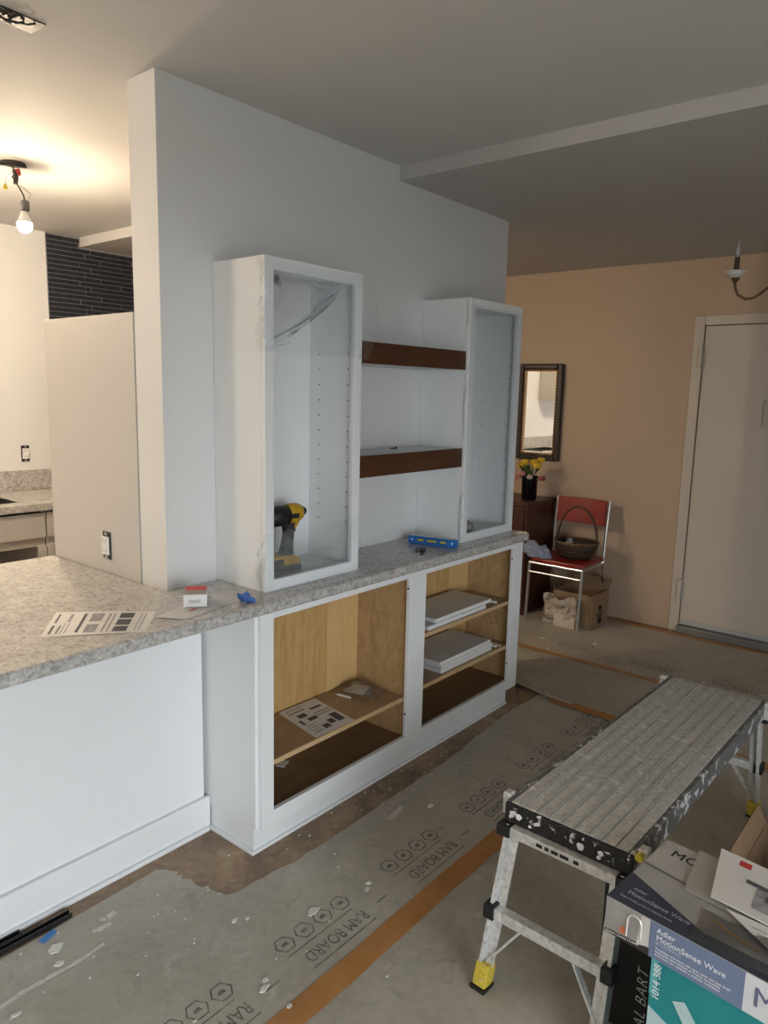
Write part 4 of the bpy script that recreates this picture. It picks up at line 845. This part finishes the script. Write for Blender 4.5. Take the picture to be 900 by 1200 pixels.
t = thing('black_carton', 'black cardboard carton with white handwriting under the end of the platform', 'box', (0.345, -1.67, 0.003))
MB().box(0.268, 0.42, -1.86, -1.486, 0.003, 0.405).build('box_body', carton_dark, t, bevel=0.002)
MB().box(0.269, 0.419, -1.675, -1.671, 0.4052, 0.4062).build('lid_seam', black_pl, t)
text('AL BART', 0.039, mat('chalk_marker', (0.8, 0.8, 0.81), 0.7), t, (0.2672, -1.612, 0.035), (0, 0, 1), (0, 1, 0), shear=0.25, space=1.12, thin=-0.0007)
text('LE', 0.045, MATS['chalk_marker'], t, (0.2672, -1.52, 0.075), (0, 0, 1), (0, 1, 0), shear=0.2, thin=-0.001)

t = thing('open_carton', 'open brown cardboard carton on the floor beside the platform', 'box', (1.07, -1.84, 0.003))
X0, X1, Y0, Y1, ZT = 0.90, 1.24, -2.02, -1.665, 0.17
for nm, a in (('side', (X0, X0 + 0.004, Y0, Y1)), ('side', (X1 - 0.004, X1, Y0, Y1)), ('side', (X0 + 0.004, X1 - 0.004, Y0, Y0 + 0.004)), ('side', (X0 + 0.004, X1 - 0.004, Y1 - 0.004, Y1))): MB().box(*a, 0.003, ZT).build(nm, kraft, t)
MB().box(X0 + 0.004, X1 - 0.004, Y0 + 0.004, Y1 - 0.004, 0.003, 0.007).build('bottom', kraft, t)
def flap(p0, p1, dv, m=kraft):
    p0, p1, dv = Vector(p0), Vector(p1), Vector(dv); mb = MB(); mb.add([p0, p1, p1 + dv, p0 + dv], [(0, 1, 2, 3)]); mb.build('flap', m, t, solid=0.003, fix=False)
flap((X0, Y1, ZT), (X1, Y1, ZT), (0.0, 0.03, 0.055)); flap((X1, Y1, ZT), (X1, Y0, ZT), (0.05, 0, 0.06)); flap((X0, Y0, ZT), (X0, Y1, ZT), (-0.05, 0.0, 0.03)); flap((X1, Y0, ZT), (X0, Y0, ZT), (0, -0.1, 0.05))

# papers and film on the faucet box
sheet([(0.128, -1.712), (0.085, -2.02), (0.255, -2.04), (0.292, -1.694)], 0.5555, 'card_insert', 'taupe card insert lying on the faucet box lid under the white envelope', 'card', m=mat('card_taupe', (0.36, 0.34, 0.31), 0.5), thick=0.003)
sheet([(0.128, -1.765), (0.085, -2.03), (0.262, -2.06), (0.318, -1.735)], 0.5640, 'white_envelope', 'white envelope with a red square emblem on top of the box pile', 'envelope',
      {'printed_grey': [(0.29, 0.14, 0.9, 0.56)], 'printed_ink': [(0.21, 0.54, 0.50, 0.62), (0.36, 0.34, 0.45, 0.46), (0.48, 0.44, 0.7, 0.5)], 'printed_red': [(0.14, 0.82, 0.22, 0.93)]}, thick=0.003, curl=0.012)
sheet([(0.022, -1.93), (-0.02, -2.06), (0.10, -2.06), (0.112, -1.80)], 0.5605, 'instruction_leaflet', 'white leaflet with line drawings sticking out below the envelope', 'paper',
      {'printed_grey': [(0.1, 0.15, 0.3, 0.2), (0.1, 0.3, 0.3, 0.34), (0.1, 0.45, 0.34, 0.48), (0.08, 0.6, 0.3, 0.63), (0.1, 0.75, 0.28, 0.78), (0.36, 0.1, 0.38, 0.9), (0.5, 0.2, 0.52, 0.8)]}, curl=0.006)
t = thing('parts_bag', 'clear plastic parts bag lying across the edge of the faucet box', 'plastic bag', (0.04, -1.88, 0.551))
mb = MB(); mb.grid(lambda u, v: Vector((-0.012 + 0.105 * v - 0.012 * u, -1.765 - 0.28 * u, 0.552 + 0.014 * math.sin(PI * u) ** 0.5 * math.sin(PI * v) ** 0.5 + 0.002 * math.sin(15 * u + 8 * v))), 24, 16)
mb.build('bag_film', film, t, smooth=True, fix=False)
MB().tube([(0.062, -1.79, 0.558), (0.045, -1.83, 0.559), (0.03, -1.88, 0.559)], 0.0025, 6).build('hose_fitting', mat('brass', (0.50, 0.32, 0.14), 0.35, 0.8), t)

# ------------------------------------------------------------------ corner by the entrance: dresser, vase, mirror, chair
t = thing('dresser', 'dark mahogany dresser standing below the gilt mirror', 'dresser', (3.50, 0.80, 0.003))
MB().box(3.285, 3.716, 0.420, 1.23, 0.06, 0.812).build('body', mahog, t)
MB().box(3.268, 3.718, 0.407, 1.245, 0.813, 0.835).build('top', mahog, t, bevel=0.004)
MB().box(3.275, 3.716, 0.412, 1.238, 0.003, 0.059).build('plinth', mahog, t, bevel=0.003)
for z0, z1 in ((0.60, 0.79), (0.34, 0.58), (0.08, 0.32)):
    for y0, y1 in ((0.44, 0.815), (0.835, 1.21)):
        dr = MB().box(3.272, 3.2845, y0, y1, z0, z1).build('drawer', mahog, t, bevel=0.004)
        MB().lathe([(0.006, 0), (0.014, 0.012), (0.010, 0.020)], (3.2715, (y0 + y1) / 2, (z0 + z1) / 2), 10, axis=(-1, 0, 0)).build('knob', bronze, dr)
t = thing('flower_vase', 'black glass vase of yellow and pink flowers on the dresser', 'vase', (3.475, 0.515, 0.8355))
vc = Vector((3.475, 0.515, 0.8355))
MB().lathe([(0.050, 0), (0.056, 0.01), (0.060, 0.17), (0.063, 0.175), (0.056, 0.174), (0.052, 0.02), (0.01, 0.018)], tuple(vc), 18).build('vase_body', mat('black_glass', (0.004, 0.004, 0.006), 0.08, var=0.1), t, smooth=True)
leaf_m = mat('leaf_green', (0.035, 0.07, 0.015), 0.5, var=0.3); yel = mat('petal_yellow', (0.62, 0.40, 0.015), 0.5, var=0.15, scale=60); pink = mat('petal_pink', (0.50, 0.20, 0.19), 0.5, var=0.2, scale=60); rose = mat('petal_rose', (0.30, 0.05, 0.06), 0.5, var=0.2)
def flower(dx, dy, dz, r, m):
    c = vc + Vector((dx, dy, dz)); st = MB().tube([vc + Vector((dx * 0.25, dy * 0.25, 0.12)), vc + Vector((dx * 0.7, dy * 0.7, 0.12 + (dz - 0.12) * 0.75 + 0.02)), c], 0.003, 5).build('stem', leaf_m, t)
    f = MB(); f.blob(c, (r * 0.55, r * 0.55, r * 0.6), 8, 6)
    for k in range(6):
        a = k * PI / 3 + 0.3; d = Vector((math.cos(a), math.sin(a), 0)); f.blob(c + d * r * 0.55 + Vector((0, 0, 0.002)), (r * 0.55, r * 0.55, r * 0.75), 7, 5)
    f.build('blossom', m, st, smooth=True)
for q in ((0.0, 0.075, 0.245, 0.030, yel), (-0.02, 0.035, 0.275, 0.028, yel), (0.0, -0.035, 0.275, 0.032, yel), (-0.03, -0.070, 0.255, 0.030, yel), (0.05, -0.06, 0.29, 0.028, yel), (0.04, 0.0, 0.265, 0.026, yel),
          (-0.07, 0.03, 0.195, 0.026, pink), (-0.075, 0.075, 0.155, 0.022, pink), (-0.06, -0.03, 0.170, 0.020, mat('petal_cream', (0.55, 0.42, 0.36), 0.5)), (-0.03, -0.115, 0.165, 0.024, rose), (-0.03, 0.105, 0.165, 0.018, pink)): flower(*q)
for k in range(14):
    a = random.uniform(0, 2 * PI); r0 = 0.04; r1 = random.uniform(0.06, 0.10); h0, h1 = 0.18, random.uniform(0.20, 0.27); p0 = vc + Vector((r0 * math.cos(a), r0 * math.sin(a), h0)); p1 = vc + Vector((r1 * math.cos(a), r1 * math.sin(a), h1)); n = Vector((-math.sin(a), math.cos(a), 0.2)) * 0.016; md = (p0 + p1) / 2 + Vector((0, 0, 0.012))
    MB().add([p0, md + n, p1, md - n], [(0, 1, 2), (0, 2, 3)]).build('leaf', leaf_m, t, solid=0.0012, fix=False)

t = thing('wall_mirror', 'rectangular mirror in an ornate dark gilt frame above the dresser', 'mirror', (XR - 0.02, 0.59, 1.11))
my0, my1, mz0, mz1 = 0.404, 0.770, 1.110, 1.837
def ring(i0, i1, x0, x1, m, nm, bv):
    for a in ((my0 + i0, my0 + i1, mz0 + i0, mz1 - i0), (my1 - i1, my1 - i0, mz0 + i0, mz1 - i0), (my0 + i1, my1 - i1, mz0 + i0, mz0 + i1), (my0 + i1, my1 - i1, mz1 - i1, mz1 - i0)):
        MB().box(x0, x1, a[0], a[1], a[2], a[3]).build(nm, m, t, bevel=bv)
gilt_d = m_splat('dark_gilt', (0.022, 0.010, 0.006), (0.13, 0.065, 0.02), 0.62, 60, 0.4, 0.0); gilt = mat('gilt', (0.42, 0.24, 0.09), 0.4, 0.4, var=0.3, scale=80)
ring(0, 0.042, XR - 0.045, XR - 0.001, gilt_d, 'frame', 0.010); ring(0.042, 0.056, XR - 0.034, XR - 0.001, gilt, 'inner_frame', 0.003)
bd = MB()
n = int((mz1 - mz0 - 0.09) / 0.022)
for k in range(n + 1):
    z = mz0 + 0.047 + k * (mz1 - mz0 - 0.094) / n
    for yy in (my0 + 0.047, my1 - 0.047): bd.blob((XR - 0.035, yy, z), 0.007, 6, 4)
n = int((my1 - my0 - 0.09) / 0.022)
for k in range(1, n):
    yy = my0 + 0.047 + k * (my1 - my0 - 0.094) / n
    for z in (mz0 + 0.047, mz1 - 0.047): bd.blob((XR - 0.035, yy, z), 0.007, 6, 4)
bo = bd.build('beading', gilt_d, t); bo['kind'] = 'stuff'
MB().box(XR - 0.018, XR - 0.014, my0 + 0.050, my1 - 0.050, mz0 + 0.050, mz1 - 0.050).build('mirror_glass', mirror_m, t)

t = thing('red_chair', 'red vinyl kitchen chair with chrome legs loaded with a basket', 'chair', (3.42, 0.14, 0.003))
seat = [(3.215, -0.02), (3.205, 0.05), (3.200, 0.14), (3.205, 0.24), (3.215, 0.31), (3.24, 0.345), (3.56, 0.335), (3.58, 0.31), (3.58, -0.03), (3.56, -0.055), (3.24, -0.055)]
MB().prism(seat, 0.438, 0.466).build('seat', red_vinyl, t, bevel=0.008)
bk = MB(); bk.grid(lambda u, v: Vector((3.585 + 0.018 * math.sin(PI * u) + 0.02 * v, -0.045 + 0.375 * u, 0.690 + 0.178 * v)), 10, 4); bk.build('backrest', red_vinyl, t, solid=0.022, bevel=0.004, fix=False)
for yy in (-0.055, 0.345):
    MB().tube([(3.205, yy, 0.003), (3.215, yy, 0.20), (3.225, yy, 0.425)], 0.011, 8).build('leg', steel, t)
    MB().tube([(3.665, yy, 0.003), (3.60, yy, 0.30), (3.575, yy, 0.46), (3.590, yy, 0.66), (3.622, yy, 0.868)], 0.011, 8).build('leg', chrome, t)
    MB().tube([(3.225, yy, 0.425), (3.58, yy, 0.425)], 0.009, 8).build('side_rail', steel, t)
MB().tube([(3.225, -0.055, 0.425), (3.225, 0.345, 0.425)], 0.009, 8).build('front_rail', steel, t)
MB().tube([(3.218, -0.055, 0.36), (3.218, 0.345, 0.36)], 0.006, 8).build('stretcher', steel, t)

t = thing('wicker_basket', 'dark wicker basket with a tall hoop handle on the red chair', 'basket', (3.42, 0.09, 0.4665))
bc = Vector((3.42, 0.09, 0.4665))
def oval(r, z, n=28): return [(bc + Vector((0.88 * r * math.cos(2 * PI * k / n), r * math.sin(2 * PI * k / n), z))) for k in range(n)]
body = MB(); prof = [(0.02, 0.004), (0.105, 0.002), (0.125, 0.03), (0.150, 0.085), (0.158, 0.115), (0.148, 0.115), (0.138, 0.085), (0.115, 0.03), (0.02, 0.012)]
vs = []; fs = []; n = 28
for r, z in prof: vs += oval(r, z)
for i in range(len(prof) - 1):
    for k in range(n): k2 = (k + 1) % n; fs.append((i * n + k, i * n + k2, (i + 1) * n + k2, (i + 1) * n + k))
body.add(vs, fs).build('body', wicker, t, smooth=True)
for z, r in ((0.03, 0.127), (0.055, 0.139), (0.08, 0.150)):
    MB().tube(oval(r, z) + oval(r, z)[:1], 0.005, 6, False).build('weave_band', wicker, t)
MB().tube(oval(0.155, 0.117) + oval(0.155, 0.117)[:1], 0.009, 6, False).build('rim', mat('wicker_rim', (0.11, 0.065, 0.035), 0.6, var=0.4, scale=60), t)
MB().tube([bc + Vector((0.01, 0.150 * math.cos(k * PI / 16), 0.115 + 0.25 * math.sin(k * PI / 16))) for k in range(17)], 0.0075, 7).build('handle', mat('wicker_handle', (0.05, 0.025, 0.015), 0.5, var=0.3), t)
t = thing('small_jar', 'small pale jar inside the wicker basket', 'jar', (3.40, 0.13, 0.4815))
MB().lathe([(0.026, 0), (0.030, 0.01), (0.030, 0.09), (0.022, 0.105)], (3.40, 0.13, 0.4815), 14).build('jar_body', mat('jar_pale', (0.36, 0.37, 0.36), 0.3, var=0.3, scale=50), t, smooth=True); MB().lathe([(0.024, 0), (0.024, 0.015)], (3.40, 0.13, 0.587), 14).build('lid', steel, t)
cl = MB()
def cloth(u, v):
    a = u * 2 * PI; th = v * PI; r = 0.060 * (1 + 0.22 * math.sin(3 * a + 5 * th) + 0.12 * math.sin(7 * a - 4 * th) + 0.10 * math.sin(11 * th + a))
    x = 3.255 + 0.9 * r * math.sin(th) * math.cos(a); yv = 0.31 - 0.115 * math.cos(th) ; z = 0.500 + 1.0 * r * math.sin(th) * math.sin(a) + 0.045 * (-math.cos(th)) * -1 * -0.55
    return Vector((x, yv, max(z, 0.4675)))
cl.grid(cloth, 36, 28)
tag(cl.build('folded_cloth', mat('cloth_blue_grey', (0.24, 0.27, 0.36), 0.8, var=0.2, scale=30), smooth=True), 'rumpled blue-grey cloth on the front corner of the red chair', 'cloth')
t = thing('shipping_carton', 'brown shipping carton with a black tape mark behind the chair leg', 'box', (3.44, 0.02, 0.003))
bx = (3.297, 3.572, -0.115, 0.18)
for a in ((bx[0], bx[0] + 0.004, bx[2], bx[3]), (bx[1] - 0.004, bx[1], bx[2], bx[3]), (bx[0] + 0.004, bx[1] - 0.004, bx[2], bx[2] + 0.004), (bx[0] + 0.004, bx[1] - 0.004, bx[3] - 0.004, bx[3])): MB().box(*a, 0.003, 0.24).build('side', kraft, t)
MB().box(bx[0] + 0.004, bx[1] - 0.004, bx[2] + 0.004, bx[3] - 0.004, 0.003, 0.007).build('bottom', kraft, t)
MB().add([(bx[1], bx[2], 0.24), (bx[1], bx[3], 0.24), (bx[1] + 0.05, bx[3], 0.31), (bx[1] + 0.05, bx[2], 0.31)], [(0, 1, 2, 3)]).build('flap', kraft, t, solid=0.003, fix=False)
mk = MB(); yq = bx[2] - 0.0006
def rr(x0, x1, z0, z1): mk.add([(x0, yq, z0), (x1, yq, z0), (x1, yq, z1), (x0, yq, z1)], [(0, 1, 2, 3)])
rr(3.40, 3.465, 0.02, 0.05); rr(3.40, 3.465, 0.06, 0.066); rr(3.40, 3.465, 0.125, 0.155); rr(3.40, 3.41, 0.05, 0.125); rr(3.455, 3.465, 0.05, 0.125); rr(3.425, 3.44, 0.03, 0.145)
for k in range(8):
    a0, a1 = PI * (1.1 + 0.1 * k), PI * (1.2 + 0.1 * k); mk.add([(3.432 + q * math.cos(a), yq - 0.0003, 0.125 + q * 0.7 * math.sin(a)) for q, a in ((0.075, a0), (0.075, a1), (0.065, a1), (0.065, a0))], [(0, 1, 2, 3)])
mk.build('printed_tape_mark', black_pl, t, fix=False)['kind'] = 'stuff'
t = thing('paper_bag', 'creased pale printed bag standing under the red chair', 'bag', (3.25, 0.10, 0.003))
pb = MB(); pb.grid(lambda u, v: Vector((3.232 + 0.010 * math.sin(u * 11 + v * 6) + 0.010 * math.sin(v * 13), -0.030 + 0.25 * u, 0.004 + (0.205 + 0.018 * math.sin(u * 9)) * v)), 24, 16)
pb.build('front', m_splat('bag_print', (0.42, 0.36, 0.29), (0.16, 0.11, 0.08), 0.55, 16, 0.6, 0.0), t, solid=0.004, fix=False, smooth=True)
pb = MB(); pb.grid(lambda u, v: Vector((3.268 + 0.008 * math.sin(u * 8 + v * 5), -0.030 + 0.25 * u, 0.004 + (0.19 + 0.022 * math.sin(u * 7 + 1)) * v)), 24, 12); pb.build('back', mat('bag_pale', (0.50, 0.45, 0.39), 0.6), t, solid=0.004, fix=False, smooth=True)
MB().box(3.222, 3.280, -0.036, -0.031, 0.004, 0.20).build('side_gusset', mat('bag_pale', (0.5, 0.45, 0.39)), t)
MB().box(3.216, 3.221, -0.028, 0.13, 0.004, 0.09).build('lower_panel', mat('bag_cream', (0.55, 0.47, 0.39), 0.6), t)

# ------------------------------------------------------------------ chandelier (mostly out of the frame)
cc = Vector((1.236, -1.396, 1.99)); outd = Vector((-0.60, 0.80, 0)).normalized(); hub = cc - outd * 0.27
t = thing('chandelier', 'bronze candle-arm chandelier with glass cups near the door', 'chandelier', (hub.x, hub.y, HL))
MB().lathe([(0.05, 0), (0.05, -0.02), (0.015, -0.035)], (hub.x, hub.y, HL - 0.0005), 18).build('canopy', bronze, t, smooth=True)
MB().tube([(hub.x, hub.y, HL - 0.03), (hub.x, hub.y, 2.17)], 0.004, 6).build('chain', bronze, t)
MB().lathe([(0.004, 0.20), (0.022, 0.17), (0.012, 0.12), (0.032, 0.06), (0.020, 0.0), (0.034, -0.05), (0.010, -0.10), (0.004, -0.12)], (hub.x, hub.y, 1.98), 16).build('body', bronze, t, smooth=True)
for k in range(4):
    M3 = Matrix.Rotation(2 * PI * k / 4, 3, 'Z'); d = M3 @ outd
    def A(r, z): return (hub.x + d.x * r, hub.y + d.y * r, 1.99 + z)
    am = MB().tube([A(0.02, 0.0), A(0.06, 0.012), A(0.11, 0.010), A(0.15, -0.012), A(0.18, -0.040), A(0.205, -0.058), A(0.232, -0.062), A(0.258, -0.048), A(0.268, -0.025), A(0.270, -0.008)], 0.0042, 7).build('arm', bronze, t, smooth=True)
    MB().tube([A(0.06, 0.010), A(0.10, -0.03), A(0.135, -0.02), A(0.13, 0.0), A(0.115, -0.008)], 0.003, 6).build('scroll', bronze, am)
    c = A(0.27, 0)
    MB().lathe([(0.004, -0.012), (0.012, 0.0), (0.013, 0.004)], c, 12).build('cup_holder', bronze, am)
    MB().lathe([(0.013, 0.0045), (0.022, 0.012), (0.034, 0.026), (0.031, 0.026), (0.018, 0.013)], c, 18).build('bobeche', frosted, am, smooth=True)
    MB().lathe([(0.0085, 0.014), (0.0085, 0.068)], c, 12).build('candle_sleeve', mat('sleeve_brown', (0.022, 0.010, 0.006), 0.5), am)
    MB().lathe([(0.006, 0.0685), (0.009, 0.083), (0.008, 0.098), (0.002, 0.124)], c, 12).build('candle_bulb', clear_bulb, am, smooth=True)
